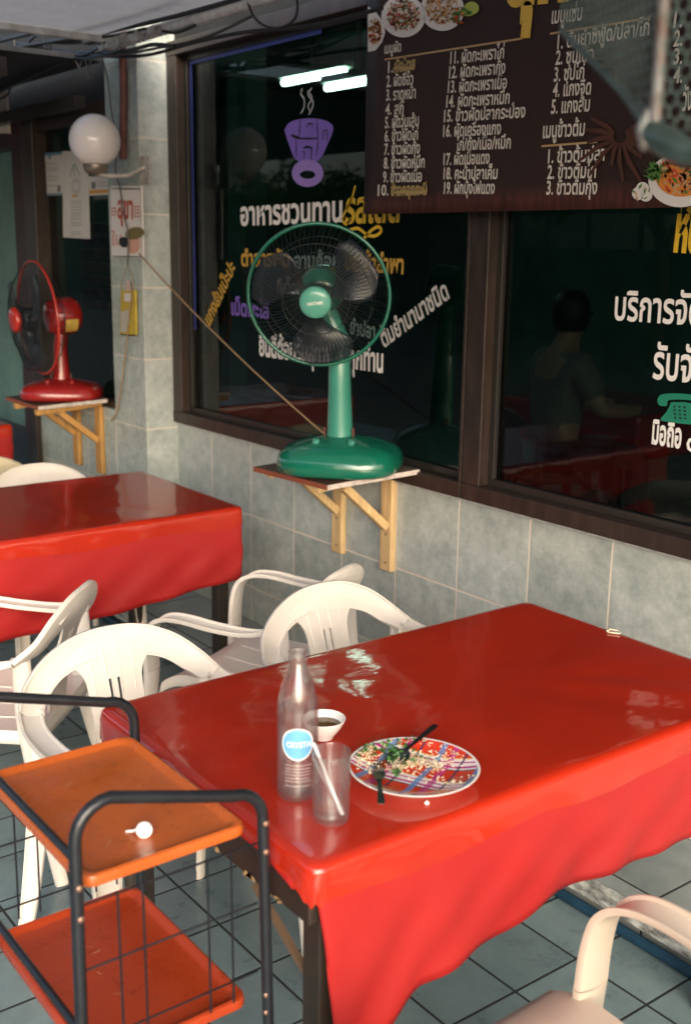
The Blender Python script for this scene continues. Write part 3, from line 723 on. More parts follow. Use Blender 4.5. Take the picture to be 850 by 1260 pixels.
    s.build('seat', m, T, smooth=50, solid=.005, soff=-1)
    for sg in (1, -1):
        pts = HALF[4:] if sg == 1 else [mir(c) for c in HALF[4:]]
        if sg == -1: pts = [(p_, (-w_[0], -w_[1], -w_[2]), z_) for p_, w_, z_ in pts]; 
        a_ = MB(); a_.sweep(pts, rib_section() if sg == 1 else rib_section(), 7)
        a_.build('armrest', m, T, smooth=42)
        lg = LEG if sg == 1 else [mir(c) for c in LEG]
        l_ = MB(); l_.sweep([(p_, (w_[0], w_[1]*sg, w_[2]), z_) for p_, w_, z_ in lg], rib_section(.0075, .014, .008), 5)
        l_.sweep([((p_[0]-.012, p_[1]+sg*.020, p_[2]), (1, 0, 0), z_*.8) for p_, w_, z_ in lg[1:]], rib_section(.006, .007, .002), 5)
        l_.build('leg', m, T, smooth=42)
        r_ = MB()
        rl = [((-.195, sg*.235, .63), (.55, sg*-.2, 0), .06), ((-.205, sg*.232, .43), (.75, sg*-.3, 0), .07), ((-.245, sg*.245, .2), (.7, sg*-.35, 0), .058), ((-.29, sg*.262, 0), (.7, sg*-.35, 0), .042)]
        r_.sweep(rl, rib_section(.006, .010, .016*sg if sg == 1 else .016), 6)
        r_.build('leg', m, T, smooth=42)
    return T
GR = 'plastic armchairs around the tables'
def crest(x, y, deg): q = PZ(x, y, .775*.945-.004); return (q.x+.295*.94*math.cos(R(deg)), q.y+.295*.94*math.sin(R(deg)), 0)
proto = make_chair('cream plastic armchair tucked under the near table, right beside the trolley handle', M_plast, tuple(a+b for a, b in zip(crest(165, 771, -2), (-.045, -.05, 0))), R(-2), GR)
def chair(label, loc, rz, m=None):
    c = copy_tree(proto); c.location = loc; c.rotation_euler = (0, 0, rz); c['label'] = label
    if m:
        for ch in c.children:
            ch.data = ch.data.copy(); ch.data.materials[0] = m
    return c
chair('cream plastic armchair tucked under the near table, directly behind the glass bottle', tuple(a+b for a, b in zip(crest(425, 712, 3), (-.01, -.085, 0))), R(3))
chair('cream plastic armchair standing sideways by the tiled wall, behind the chair near the bottle', (-2.635, 1.685, 0), R(207))
chair('cream plastic armchair at the left picture edge facing the middle table, seen from behind', (-2.83, .945, 0), R(226))
chair('cream plastic armchair whose rounded back rises over the far edge of the middle table', crest(42, 570, -4), R(-4))
chair('yellowed plastic armchair, mostly hidden, below the red fan and nearest the teal door', (-4.85, 1.60, 0), R(170), M_plast3)
gch = chair('warm beige plastic armchair at the lower right corner, one armrest and seat in view', (-.805, 1.055, 0), R(180), M_plast2)
gch.scale = (1.0, 1.0, .955)
for ch in gch.children:
    if ch.name.startswith('seat'): ch.scale = (1.25, 1, 1); ch.location.x = .035

for ch in proto.children:
    if ch.name.startswith('seat'): ch.scale = (.78, 1, 1); ch.location.x = -.045
# ------------------------------------------------------------------ orange serving trolley
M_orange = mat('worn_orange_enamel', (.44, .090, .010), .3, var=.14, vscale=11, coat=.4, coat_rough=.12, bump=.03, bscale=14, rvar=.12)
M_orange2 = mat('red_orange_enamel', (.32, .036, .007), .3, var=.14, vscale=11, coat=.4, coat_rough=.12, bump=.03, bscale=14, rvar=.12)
M_rivet = mat('copper_rivet', (.30, .18, .13), .4, .7)
C0 = (-1.4425, .655, 0)
ca = thing('serving_trolley', 'two tier trolley with orange trays and black tube frame beside the near table', 'trolley', C0)
X0, X1, Y0, Y1 = -1.632, -1.253, .528, .783
def tray(z, m):
    b = MB(); rings = []
    def rr(ins, zz, r=.02):
        pts = []
        for cx_, cy_, a0 in ((X1-ins-r, Y0+ins+r, -90), (X1-ins-r, Y1-ins-r, 0), (X0+ins+r, Y1-ins-r, 90), (X0+ins+r, Y0+ins+r, 180)):
            for k in range(7): a = R(a0+15*k); pts.append((cx_+r*math.cos(a), cy_+r*math.sin(a), zz))
        return pts
    prof = [(.008, z-.018), (.001, z-.016), (0, z-.009), (.002, z-.002), (.006, z), (.012, z-.002), (.016, z-.006), (.022, z-.0075), (.05, z-.0075), (.09, z-.008)]
    for ins, zz in prof: rings.append(rr(ins, zz))
    n = len(rings[0]); vs = [v for r_ in rings for v in r_]; fs = []
    for i in range(len(rings)-1):
        for k in range(n): fs.append((i*n+k, i*n+(k+1) % n, (i+1)*n+(k+1) % n, (i+1)*n+k))
    fs.append(tuple((len(rings)-1)*n+k for k in range(n))); b.add(vs, fs)
    # underside
    u = rr(.008, z-.018); u2 = rr(.024, z-.0105); bb = len(b.v)
    b.add(u+u2, [(k, n+k, n+(k+1) % n, (k+1) % n) for k in range(n)]+[tuple(range(2*n-1, n-1, -1))])
    return b.build('tray', m, ca, True, smooth=40)
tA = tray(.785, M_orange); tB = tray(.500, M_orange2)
M_scr = mat('dark_scratch', (.13, .045, .012), .6); M_scl = mat('pale_scuff', (.60, .34, .16), .5)
rnd = random.Random(17)
for z, t_, n_ in ((.7778, tA, 15), (.4928, tB, 12)):
    for m_, cnt in ((M_scr, n_), (M_scl, n_//3)):
        sc_ = MB()
        for k in range(cnt):
            x, y, a, L_ = rnd.uniform(X0+.06, X1-.06), rnd.uniform(Y0+.06, Y1-.06), rnd.uniform(0, 3.14), rnd.uniform(.006, .035); bend = rnd.uniform(-.5, .5); wd = rnd.uniform(.0003, .0009); pts = []
            for i in range(6):
                u = i/5-.5; c, s_ = math.cos(a+bend*u), math.sin(a+bend*u); w_ = wd*(1-abs(2*u)**2); pts.append(((x+c*L_*u-s_*w_, y+s_*L_*u+c*w_, z+.0003), (x+c*L_*u+s_*w_, y+s_*L_*u-c*w_, z+.0003)))
            sc_.add([q for p_ in pts for q in p_], [(2*i, 2*i+1, 2*i+3, 2*i+2) for i in range(5)])
        sc_.build('scratches', m_, t_, True, fixn=False)
rt = .0088
def arch_pts(x, splay):
    ya, yb, zt, zu = .512, .798, .900, .845; r = .05; pts = [(x+splay, ya-.012, .05), (x+splay*.5, ya-.006, .4), (x, ya, zt-r)]
    for k in range(1, 7): a = R(180-15*k); pts.append((x, ya+r+r*math.cos(a), zt-r+r*math.sin(a)))
    for k in range(0, 7): a = R(90-15*k); pts.append((x, yb-r+r*math.cos(a), zu-r+r*math.sin(a)))
    pts += [(x+splay*.5, yb+.006, .4), (x+splay, yb+.012, .05)]; return pts
for x, sp_ in ((X1+.014, .012), (X0-.014, -.012)):
    fr = MB().tube(arch_pts(x, sp_), rt, 14).build('tube_frame', M_black, ca, True, smooth=60)
    sx = 1 if x > -1.4 else -1
    for y in (.512, .798):
        for z in (.79, .745, .508, .478):
            M = Matrix.Rotation(R(90), 4, 'Y') if sx > 0 else Matrix.Rotation(R(-90), 4, 'Y')
            MB().lathe([(.0052, 0), (.0048, .002), (.0034, .0034), (.0, .004)], 12, (x+sx*rt*.9, y, z), M, cap=False).build('rivet', M_rivet, fr, True, smooth=60)
    wg = MB()
    for y in (.574, .611, .712, .751): wg.tube([(x-sx*.012, y, .752), (x-sx*.012+sx*.004, y, .505)], .0018, 6)
    for z in (.748, .650, .535): wg.tube([(x-sx*.0155, .514, z), (x-sx*.0155, .797, z)], .0018, 6)
    wg.build('wire_panel', M_black, ca, True, smooth=60)
for z, zz in ((.832, .832), (.572, .572)):
    MB().tube([(X0-.012, .508, z), (X1+.012, .508, z)], .006, 10).build('side_rail', M_black, ca, True, smooth=60)
for x in (X1+.026, X0-.026):
    for y in (.50, .81):
        w_ = MB(); M = Matrix.Rotation(R(90), 4, 'X'); w_.lathe([(.008, -.010), (.022, -.010), (.025, -.006), (.025, .006), (.022, .010), (.008, .010)], 20, (x, y, .0255), M)
        w_.bar((x, y, .0255), (x, y, .055), .018, .026, (0, 1, 0)); w_.build('castor', M_black, ca, True, smooth=40)
# white pull cap lying on the top tray
M_whitep = mat('white_plastic', (.82, .80, .80), .35)
q = PZ(178, 1031, .775)
pc = thing('bottle_cap', 'small round white cap with a torn pull strip lying on the orange tray', 'bottle cap', q)
cd = (O-q).normalized(); M = cd.to_track_quat('Z', 'Y').to_matrix().to_4x4()
MB().lathe([(.0, .006), (.007, .0055), (.0105, .004), (.0118, .001), (.0118, -.006), (.0108, -.007), (.0, -.0065)], 28, (0, 0, .0125), M, cap=False).build('cap', M_whitep, pc, smooth=50)
MB().tube([(-.009, -.006, .011), (-.014, -.010, .008), (-.020, -.011, .005), (-.026, -.016, .0035)], [.0022, .0018, .002, .0014], 6).build('pull_strip', M_whitep, pc, smooth=60)
# ------------------------------------------------------------------ wall shelves and table fans
M_board = mat('dark_shelf_board', (.10, .058, .045), .5, var=.4, vscale=10, bump=.1)
M_edge = mat('pale_board_edge', (.55, .47, .42), .7, var=.4, vscale=40)
def shelf(label, wy, xr, xl, zt, corners, board_m, wood, zleg):
    """bracket legs on the wall at xl and xr; corners: front-left, front-right, back-right, back-left of the board top"""
    T = thing('wall_shelf', label, 'shelf', ((xl+xr)/2, wy, zt), 0, 'bracket shelves on the wall')
    b = MB(); c = [Vector(v) for v in corners]; d = Vector((0, 0, -.017))
    b.add(c+[v+d for v in c], [(0, 1, 2, 3), (7, 6, 5, 4), (0, 4, 5, 1), (1, 5, 6, 2), (2, 6, 7, 3), (3, 7, 4, 0)])
    b.mi = [0, 0, 1, 2, 0, 0]
    b.build('board', [board_m, mat('red_brown_edge', (.22, .06, .03), .6), M_edge], T, True, fixn=False, bevel=.0015)
    for x in (xl, xr):
        z0 = zleg
        br = MB(); br.box((x-.030, wy-.024, z0), (x+.030, wy-.001, zt-.045)); br.build('bracket_leg', wood, T, True, bevel=.004)
        br = MB(); br.bar((x, wy-.001, zt-.032), (x, wy-.315, zt-.054), .034, .026); br.build('bracket_arm', wood, T, True, bevel=.005)
        br = MB(); br.bar((x, wy-.024, z0+.155), (x, wy-.205, zt-.06), .034, .028); br.build('bracket_brace', wood, T, True, bevel=.004)
        h = MB()
        for z in (z0+.03, z0+.13): h.lathe([(.0, .0), (.004, 0), (.004, .0015), (0, .002)], 10, (x+.004, wy-.0245, z), Matrix.Rotation(R(90), 4, 'X'), cap=False)
        h.build('screw', M_rivet, T, True)
    return T
M_wood_org = mat('orange_varnished_wood', (.50, .26, .07), .5, var=.3, vscale=6, stretch=(8, 8, 1), bump=.12, bscale=30)
shelf('pale wood bracket shelf under the green fan, screwed below the left window', WY, -2.842, -3.120, .90,
      [(-3.165, 2.005, .868), (-2.765, 2.025, .872), (-2.683, 2.335, .904), (-3.08, 2.335, .902)], M_board, M_wood_bare, .525)
shelf('orange wood bracket shelf under the red fan, left of the tiled pillar', PYF, -4.775, -5.03, .915,
      [(-5.135, 1.885, .893), (-4.745, 1.885, .893), (-4.685, 2.19, .913), (-5.09, 2.19, .913)], M_board, M_wood_org, .555)

M_rust = mat('red_brown_conduit', (.14, .045, .032), .6, var=.5, vscale=14)
def fan(label, loc, base_rz, head_yaw, head_tilt, sc, hs, zs, m_body, m_body2, m_rim, m_cap, word, post_h, head_off=(0, 0, 0)):
    T = thing('table_fan', label, 'fan', loc, 0, 'table fans on wall shelves')
    Bz = Matrix.Rotation(base_rz, 4, 'Z')
    def se(a, rx, ry, p=3.2):
        c, s = math.cos(a), math.sin(a); return (rx*abs(c)**(2/p)*(1 if c >= 0 else -1), ry*abs(s)**(2/p)*(1 if s >= 0 else -1))
    b = MB(); prof = [(.0, 0), (.93, 0), (.985, .006), (1.0, .018), (.985, .032), (.94, .046), (.85, .057), (.7, .066), (.5, .074), (.3, .080), (.2, .084), (0, .084)]
    n = 48; vs = []
    for k, z in prof:
        for i in range(n):
            x, y = se(2*math.pi*i/n, .155*max(k, .001), .19*max(k, .001), 2.9 if k > .4 else 2.2); vs.append(Bz @ Vector((x*sc, y*sc, z*sc*zs)))
    b.add(vs, [(j*n+i, j*n+(i+1) % n, (j+1)*n+(i+1) % n, (j+1)*n+i) for j in range(len(prof)-1) for i in range(n)])
    b.build('base', m_body, T, smooth=50)
    k_ = MB()
    for yy in (-.055, .055): k_.lathe([(.012, 0), (.012, .012), (.009, .015), (0, .015)], 14, Bz @ Vector((.075*sc, yy*sc, .071*sc*zs)), Matrix.Rotation(R(12), 4, 'Y'), cap=False)
    k_.build('push_knob', m_body2, T, smooth=40)
    Hh = Matrix.Translation((head_off[0], head_off[1], post_h)) @ Matrix.Rotation(head_yaw, 4, 'Z') @ Matrix.Rotation(head_tilt, 4, 'Y') @ Matrix.Scale(hs, 4)
    hub_c = Hh @ Vector((-.02, 0, -.04))
    p_ = MB(); p_.tube([Vector((0, 0, .078*sc*zs)), Vector((0, 0, .10*sc*zs)), Vector((0, 0, post_h*.45)), Vector((0, 0, post_h-.14)), Hh @ Vector((-.095, 0, -.03))], [.042*sc, .039*sc, .035*sc, .031*sc, .026*sc], 20)
    p_.build('post', m_body2, T, smooth=60)
    for yy in (-1, 1):     # rusty clips at the foot of the post
        MB().box((-.007*sc, -.003, 0), (.007*sc, .003, .026), Matrix.Translation(Bz @ Vector((.012*sc, yy*.045*sc, .082*sc*zs))) @ Matrix.Rotation(base_rz, 4, 'Z')).build('post_clip', M_rust, T, bevel=.001)
    # motor
    mo = MB(); MX = Hh @ Matrix.Translation((-.085, 0, 0)) @ Matrix.Rotation(R(90), 4, 'Y')
    mo.lathe([(0, -.085), (.035, -.083), (.06, -.073), (.072, -.05), (.074, -.01), (.07, .02), (.055, .045), (.02, .05), (0, .05)], 32, (0, 0, 0), MX, cap=False)
    mh = mo.build('motor_housing', m_body, T, smooth=60)
    # blades
    for q in range(3):
        bl = MB(); a0 = q*2.0944+.35
        def bf(u, v, a0=a0):
            r = .045+.155*v; w = (.20+.95*math.sin(min(1, v*1.02)*2.3)**.9*.75)*(1-.35*max(0, v-.8)/.2)
            ang = a0+(u-.5)*w*1.35+.35*v; return Hh @ Vector((.035-.045*(u-.5)*(1.1-.4*v)+.01*math.sin(v*3), r*math.cos(ang), r*math.sin(ang)))
        bl.grid(bf, 14, 12); bl.build('blade', M_blade, T, smooth=180, solid=.0015)
    sp = MB(); sp.lathe([(0, .07), (.03, .068), (.042, .055), (.045, .01), (.045, 0)], 24, (0, 0, 0), Hh @ Matrix.Rotation(R(90), 4, 'Y'), cap=False); sp.build('spinner', M_blade, T, smooth=60)
    # cage
    g = MB(); RR = .215
    def front(r): t = r/RR; return .085*(1-t**3.2)+.004
    def rear(r): t = r/RR; return -.070*(1-t**4)+.0
    nw = 84
    for k in range(nw):
        a = 2*math.pi*k/nw; c, s = math.cos(a), math.sin(a); tw = .18
        pts = []
        for i in range(7):
            r = .045+(RR-.045)*i/6; aa = a+tw*(1-i/6); pts.append(Hh @ Vector((front(r), r*math.cos(aa), r*math.sin(aa))))
        g.tube(pts, .00085, 4, cap=False)
        if k % 2 == 0:
            pts = []
            for i in range(6):
                r = .06+(RR-.06)*i/5; pts.append(Hh @ Vector((rear(r), r*c, r*s)))
            g.tube(pts, .0009, 4, cap=False)
    for fn_, r in ((front, .10), (front, .165), (rear, .12), (rear, .17)):
        g.tube([Hh @ Vector((fn_(r), r*math.cos(2*math.pi*i/48), r*math.sin(2*math.pi*i/48))) for i in range(48)], .0013, 5, closed=True)
    g.build('wire_guard', M_wire, T, fixn=False, smooth=180)
    MB().tube([Hh @ Vector((0, RR*math.cos(2*math.pi*i/72), RR*math.sin(2*math.pi*i/72))) for i in range(72)], .0062, 10, closed=True).build('guard_rim', m_rim, T, smooth=180)
    cp = MB(); cp.lathe([(.047, -.012), (.048, -.004), (.047, .004), (.042, .009), (.025, .013), (0, .0145)], 40, (0, 0, 0), Hh @ Matrix.Translation((.092, 0, 0)) @ Matrix.Rotation(R(90), 4, 'Y'), cap=False)
    cp = cp.build('hub_cap', m_cap, T, smooth=50)
    if word:
        L = MB(); vs, fs = text_mesh(word, .03); x1 = max(v.x for v in vs); k = .045/x1
        L.add([Hh @ Vector((.1065, (v.x-x1/2)*k, v.y*k*1.0-.006+v.x*k*.10)) for v in vs], fs); L.build('lettering', M_white_letter, cp, fixn=False)
    return T, Hh
M_blade = bpy.data.materials.new('smoky_blade_plastic'); M_blade.use_nodes = True
_b = M_blade.node_tree.nodes['Principled BSDF']; _b.inputs['Base Color'].default_value = (.016, .022, .03, 1); _b.inputs['Roughness'].default_value = .28; _b.inputs['Alpha'].default_value = .6
M_wire = mat('dark_guard_wire', (.02, .03, .03), .35, .4)
M_green = mat('green_fan_enamel', (.006, .135, .082), .2, coat=.6, coat_rough=.06, var=.15, vscale=6, bump=.015, bscale=18)
M_green_l = mat('light_green_fan_enamel', (.05, .26, .19), .3, coat=.4, var=.1, vscale=6)
M_greencap = mat('pale_green_fan_cap', (.10, .36, .27), .3, coat=.3)
M_redfan = mat('red_fan_enamel', (.30, .014, .012), .28, coat=.5, var=.25, vscale=8)
M_redrim = mat('red_fan_rim', (.42, .025, .012), .3, coat=.4)
bz = .889
gf, GH = fan('green table fan with a round dark cage, standing on the pale wood shelf', (-2.885, 2.165, bz), R(-52), R(-42), R(9), 1.07, 1.02, 1.3, M_green, M_green_l, M_green, M_greencap, 'HATARI', .565, (.03, -.10, 0))
gf.rotation_euler = (R(1.5), 0, 0)
rf, RH = fan('red table fan turned to the left, standing on the orange wood shelf by the pillar', (-4.885, 2.06, .905), R(-30), R(-92), R(3), .98, 1.16, 1.1, M_redfan, M_redfan, M_redrim, M_redrim, None, .365, (.0, -.10, 0))
M_stick = mat('yellow_sticker', (.62, .40, .08), .6, var=.3, vscale=30)
def on_plane(T, name, m, pts):   # flat piece through four world points
    return MB().add(pts, [tuple(range(len(pts)))]).build(name, m, T, True, fixn=False)
# sticker wrapped on the red motor, switch tab
st_ = MB()
MXr = RH @ Matrix.Translation((-.085, 0, 0)) @ Matrix.Rotation(R(90), 4, 'Y')
st_.grid(lambda u, v: MXr @ Vector((.0752*math.cos(R(40)+u*.75), .0752*math.sin(R(40)+u*.75), -.05+.05*v)), 8, 2)
st_.build('sticker', M_stick, rf, fixn=False)
# the green fan's cord, pulled tight to the pillar
M_cord = mat('brown_flex', (.30, .20, .10), .6)
cdg = MB(); A_ = PY(176, 312, 2.19); B_ = Vector((-2.905, 2.145, .985)); 
cdg.tube([A_+(B_-A_)*t+Vector((0, 0, -.10*t*(1-t))) for t in [k/14 for k in range(15)]], .0032, 8)
cdg.build('power_cord', M_cord, gf, True, smooth=60)

# ------------------------------------------------------------------ menu banner
BY = 2.245
bn = thing('menu_banner', 'dark brown menu banner with white Thai dishes hanging over the windows', 'banner', (-2.2, BY, 2.0))
M_banner = bpy.data.materials.new('printed_banner'); M_banner.use_nodes = True
nt = M_banner.node_tree; nb = nt.nodes['Principled BSDF']; nb.inputs['Roughness'].default_value = .5; nb.inputs['Specular IOR Level'].default_value = .35
g_ = nt.nodes.new('ShaderNodeNewGeometry'); mp = nt.nodes.new('ShaderNodeMapping'); mp.inputs['Scale'].default_value = (30, 1, 3); nt.links.new(g_.outputs['Position'], mp.inputs[0])
tn = nt.nodes.new('ShaderNodeTexNoise'); tn.inputs['Scale'].default_value = 3; tn.inputs['Detail'].default_value = 5; nt.links.new(mp.outputs[0], tn.inputs[0])
sx_ = nt.nodes.new('ShaderNodeSeparateXYZ'); nt.links.new(g_.outputs['Position'], sx_.inputs[0])
wood = ramp(nt, tn.outputs[0], [(.3, (.030, .010, .009)), (.7, (.085, .028, .022))])
plain = ramp(nt, tn.outputs[0], [(.2, (.022, .010, .0085)), (.8, (.030, .014, .011))])
mr = nt.nodes.new('ShaderNodeMapRange'); nt.links.new(sx_.outputs[2], mr.inputs[0]); mr.inputs[1].default_value = 1.735; mr.inputs[2].default_value = 1.765
nt.links.new(mixc(nt, mr.outputs[0], wood, plain), nb.inputs['Base Color'])
bl_ = PY(448, 261, BY); bx0 = bl_.x; bz0 = 1.700
sh = MB(); NX, NZ = 40, 16
def bsheet(u, v):
    x = bx0+2.6*u; z = bz0-.012*u*0+.80*v; return (x, BY+.004*math.sin(u*19)*math.sin(v*5+1)*(1-v)*.6, z)
sh.grid(bsheet, NX, NZ); sh.build('sheet', M_banner, bn, True, smooth=180, solid=.0012, soff=1)
LY = BY-.0045
M_bw = mat('banner_white_print', (.62, .58, .52), .6); M_by = mat('banner_gold_print', (.62, .40, .06), .6); M_bline = mat('banner_tan_rule', (.42, .28, .14), .6)
def btext(s, a, b, m=None, h=None, bold=.02, name='lettering'):
    mb = MB(); letters(mb, s, PY(*a, LY), PY(*b, LY), h, bold); return mb.build(name, m or M_bw, bn, True, fixn=False)
def brule(a, b):
    A, B = PY(*a, LY), PY(*b, LY); t = Vector((0, 0, .0025)); MB().quad(A-t, B-t, B+t, A+t).build('rule', M_bline, bn, True, fixn=False)
k4 = .48235
def z4(x, y): return (440+x*k4, y*k4)
HB = .046
btext('เมนูผัด', z4(68, 137), z4(110, 131), h=.040); brule(z4(68, 152), z4(420, 98))
c1 = [('1.', 77, 186, 90, 184), ('2. ผัดซีอิ๊ว', 73, 222, 141, 215), ('3. ราดหน้า', 72, 257, 147, 250), ('4. สุกี้', 70, 293, 117, 290), ('5. ผัดวุ้นเส้น', 69, 327, 155, 321),
      ('6. ข้าวผัดไก่', 68, 361, 153, 356), ('7. ข้าวผัดกุ้ง', 67, 395, 158, 391), ('8. ข้าวผัดหมึก', 66, 430, 170, 427), ('9. ข้าวผัดเนื้อ', 64, 465, 163, 463), ('10.', 51, 499, 78, 498)]
M_ovr = mat('gold_overpaint', (.34, .25, .10), .6)
btext('ผัดไทย', z4(93, 185), z4(146, 176), M_ovr, HB, .045, 'painted_out_dish'); btext('ข้าวคลุกกะปิ', z4(84, 499), z4(176, 496), M_ovr, HB, .045, 'painted_out_dish')
for s, x0, y0, x1, y1 in c1: btext(s, z4(x0, y0), z4(x1, y1), h=HB)
c2 = [('11. ผัดกะเพราไก่', 235, 163, 372, 148), ('12. ผัดกะเพรากุ้ง', 232, 200, 375, 187), ('13. ผัดกะเพราเนื้อ', 229, 237, 379, 225), ('14. ผัดกะเพราหมึก', 225, 274, 386, 264), ('15. ข้าวผัดปลากระป๋อง', 219, 311, 426, 299),
      ('16. ผัดเครื่องแกง', 217, 349, 364, 342), ('ไก่/กุ้ง/เนื้อ/หมึก', 250, 384, 389, 378), ('17. ผัดเนื้อแดง', 218, 421, 335, 417), ('18. คะน้าปลาเค็ม', 218, 457, 355, 456), ('19. ผักบุ้งไฟแดง', 219, 494, 348, 494)]
for s, x0, y0, x1, y1 in c2: btext(s, z4(x0, y0), z4(x1, y1), h=HB)
btext('เมนูแซ่บ', z4(493, 60), z4(570, 51), h=.052); brule(z4(490, 86), z4(745, 46))
c3 = [('1. ต้มยำซีฟู้ด/ปลา/ไก่', 508, 125, 742, 88), ('2. ซุปเนื้อ', 503, 165, 600, 155), ('3. ซุปไก่', 499, 208, 576, 200), ('4. แกงจืด', 496, 247, 593, 240), ('5. แกงส้ม', 492, 290, 590, 283)]
for s, x0, y0, x1, y1 in c3: btext(s, z4(x0, y0), z4(x1, y1), h=HB*1.06)
btext('เมนูข้าวต้ม', z4(471, 352), z4(577, 345), h=.052); brule(z4(468, 373), z4(610, 362))
for s, x0, y0, x1, y1 in [('1. ข้าวต้มปลา', 484, 416, 628, 409), ('2. ข้าวต้มไก่', 482, 456, 606, 453), ('3. ข้าวต้มกุ้ง', 480, 496, 609, 495)]: btext(s, z4(x0, y0), z4(x1, y1), h=HB*1.06)
for s, y in (('1.', 70), ('2.', 118), ('3.', 164), ('4.', 212)): btext(s, z4(803, y), z4(826, y-2), h=HB*1.06)
btext('วัง', z4(826, 282), z4(850, 279), h=.07)
btext('ตุ๊ก', (618, 2), (700, -6), M_by, h=.30, bold=.05)
# the first and tenth dish are painted over in gold
for cx_, cy_, w_ in ((118, 172, 28), (133, 489, 44)):
    mb = MB()
    flat_stroke(mb, [z4(cx_-w_, cy_+3), z4(cx_-w_*.4, cy_), z4(cx_+w_*.3, cy_+3), z4(cx_+w_, cy_-4)], .009, LY-.0008); flat_stroke(mb, [z4(cx_-w_*.8, cy_-3), z4(cx_, cy_+6), z4(cx_+w_*.9, cy_+1)], .007, LY-.0009)
    mb.build('painted_out_dish', mat('gold_overpaint', (.34, .25, .10), .6), bn, True, fixn=False)
# printed food: each a flat print
def disc(mb, c, rx, ry, Y, n=36, tilt=0):
    pts = []
    for k in range(n): a = 2*math.pi*k/n; x, y = rx*math.cos(a), ry*math.sin(a); pts.append(PY(c[0]+x*math.cos(tilt)-y*math.sin(tilt), c[1]+x*math.sin(tilt)+y*math.cos(tilt), Y))
    mb.add(pts, [tuple(range(n))])
def bits(mb, c, rx, ry, Y, n, sz, rnd, slots):
    for k in range(n):
        r_ = math.sqrt(rnd.random()); a = rnd.uniform(0, 6.283); x = c[0]+rx*r_*math.cos(a); y = c[1]+ry*r_*math.sin(a); th = rnd.uniform(0, 3.14); L_ = sz*rnd.uniform(.6, 1.7); w_ = sz*rnd.uniform(.25, .55)
        mb.m = rnd.choice(slots); dx, dy = math.cos(th), math.sin(th)
        mb.add([PY(x+dx*L_, y+dy*L_, Y), PY(x-dy*w_, y+dx*w_, Y), PY(x-dx*L_, y-dy*L_, Y), PY(x+dy*w_, y-dx*w_, Y)], [(0, 1, 2, 3)])
PR = [mat('print_plate_white', (.62, .60, .58), .6), mat('print_rice_tan', (.50, .33, .17), .6), mat('print_brown_meat', (.24, .09, .035), .6), mat('print_chilli_red', (.50, .05, .02), .6),
      mat('print_herb_green', (.06, .17, .03), .6), mat('print_curry_orange', (.60, .20, .03), .6), mat('print_shadow_brown', (.10, .03, .015), .6), mat('print_lime', (.35, .42, .08), .6)]
rnd = random.Random(3)
for c, rx, ry, sl in (((458, 40), 17, 26, [1, 1, 5, 3]), ((496, 20), 27, 26, [2, 2, 6, 3, 1, 4]), ((544, 12), 27, 26, [1, 1, 1, 2, 5])):
    mb = MB(); mb.m = 0
    if c[0] == 458: 
        pts = [(452.5, 8), (462, 14), (472, 28), (474, 40), (470, 52), (462, 62), (452.5, 64)]; mb.add([PY(x, y, LY) for x, y in pts], [tuple(range(len(pts)))]); cc = (461, 38); bits(mb, cc, 8, 16, LY-.0009, 110, 2.6, rnd, sl)
    else: disc(mb, c, rx, ry, LY-.0002*rx/20); bits(mb, (c[0], c[1]-2), rx*.76, ry*.74, LY-.0015, 210, 2.6, rnd, sl)
    mb.build('printed_dish', PR, bn, True, fixn=False)
mb = MB(); bits(mb, (565, 22), 9, 9, LY-.002, 26, 4, rnd, [3, 4, 4]); mb.m = 7; disc(mb, (580, 10), 9, 8, LY-.0016); bits(mb, (573, 12), 6, 8, LY-.0022, 12, 4, rnd, [4, 7]); mb.build('printed_garnish', PR, bn, True, fixn=False)
mb = MB(); mb.m = 0; disc(mb, (836, 222), 39, 33, LY); mb.m = 5; disc(mb, (838, 217), 32, 25, LY-.0008); bits(mb, (838, 215), 30, 24, LY-.0016, 170, 4.6, rnd, [5, 5, 3, 1, 1, 4]); bits(mb, (830, 190), 12, 9, LY-.002, 20, 5, rnd, [5, 3])
mb.build('printed_soup_bowl', PR, bn, True, fixn=False)
mb = MB(); bits(mb, (806, 212), 9, 10, LY-.0022, 20, 6, rnd, [4, 4]); mb.m = 0
for c in ((785, 238), (794, 240), (790, 232)): disc(mb, c, 8, 8, LY-.0024-.0003*(c[0] % 3))
bits(mb, (789, 238), 13, 9, LY-.0034, 12, 3, rnd, [1, 4]); mb.build('printed_garlic', PR, bn, True, fixn=False)
M_anise = mat('print_star_anise', (.060, .019, .010), .6)
mb = MB()
for k in range(13):
    a = R(-40+k*21); L_ = 34+34*random.random()
    flat_stroke(mb, [(762+8*math.cos(a), 168+8*math.sin(a)), (762+L_*.5*math.cos(a+.1), 168+L_*.5*math.sin(a+.1)), (762+L_*math.cos(a), 168+L_*math.sin(a))], .013, LY-.0004*(k % 3)-.0002)
mb.build('printed_star_anise', M_anise, bn, True, fixn=False)
for k, x in enumerate((bx0+.05, bx0+1.2, bx0+2.4)):
    MB().tube([(x, BY-.002, 2.48), (x, BY+.02, 2.55), (x, 2.36, 2.60)], .003, 6).build('hanging_cord', M_cord, bn, True)

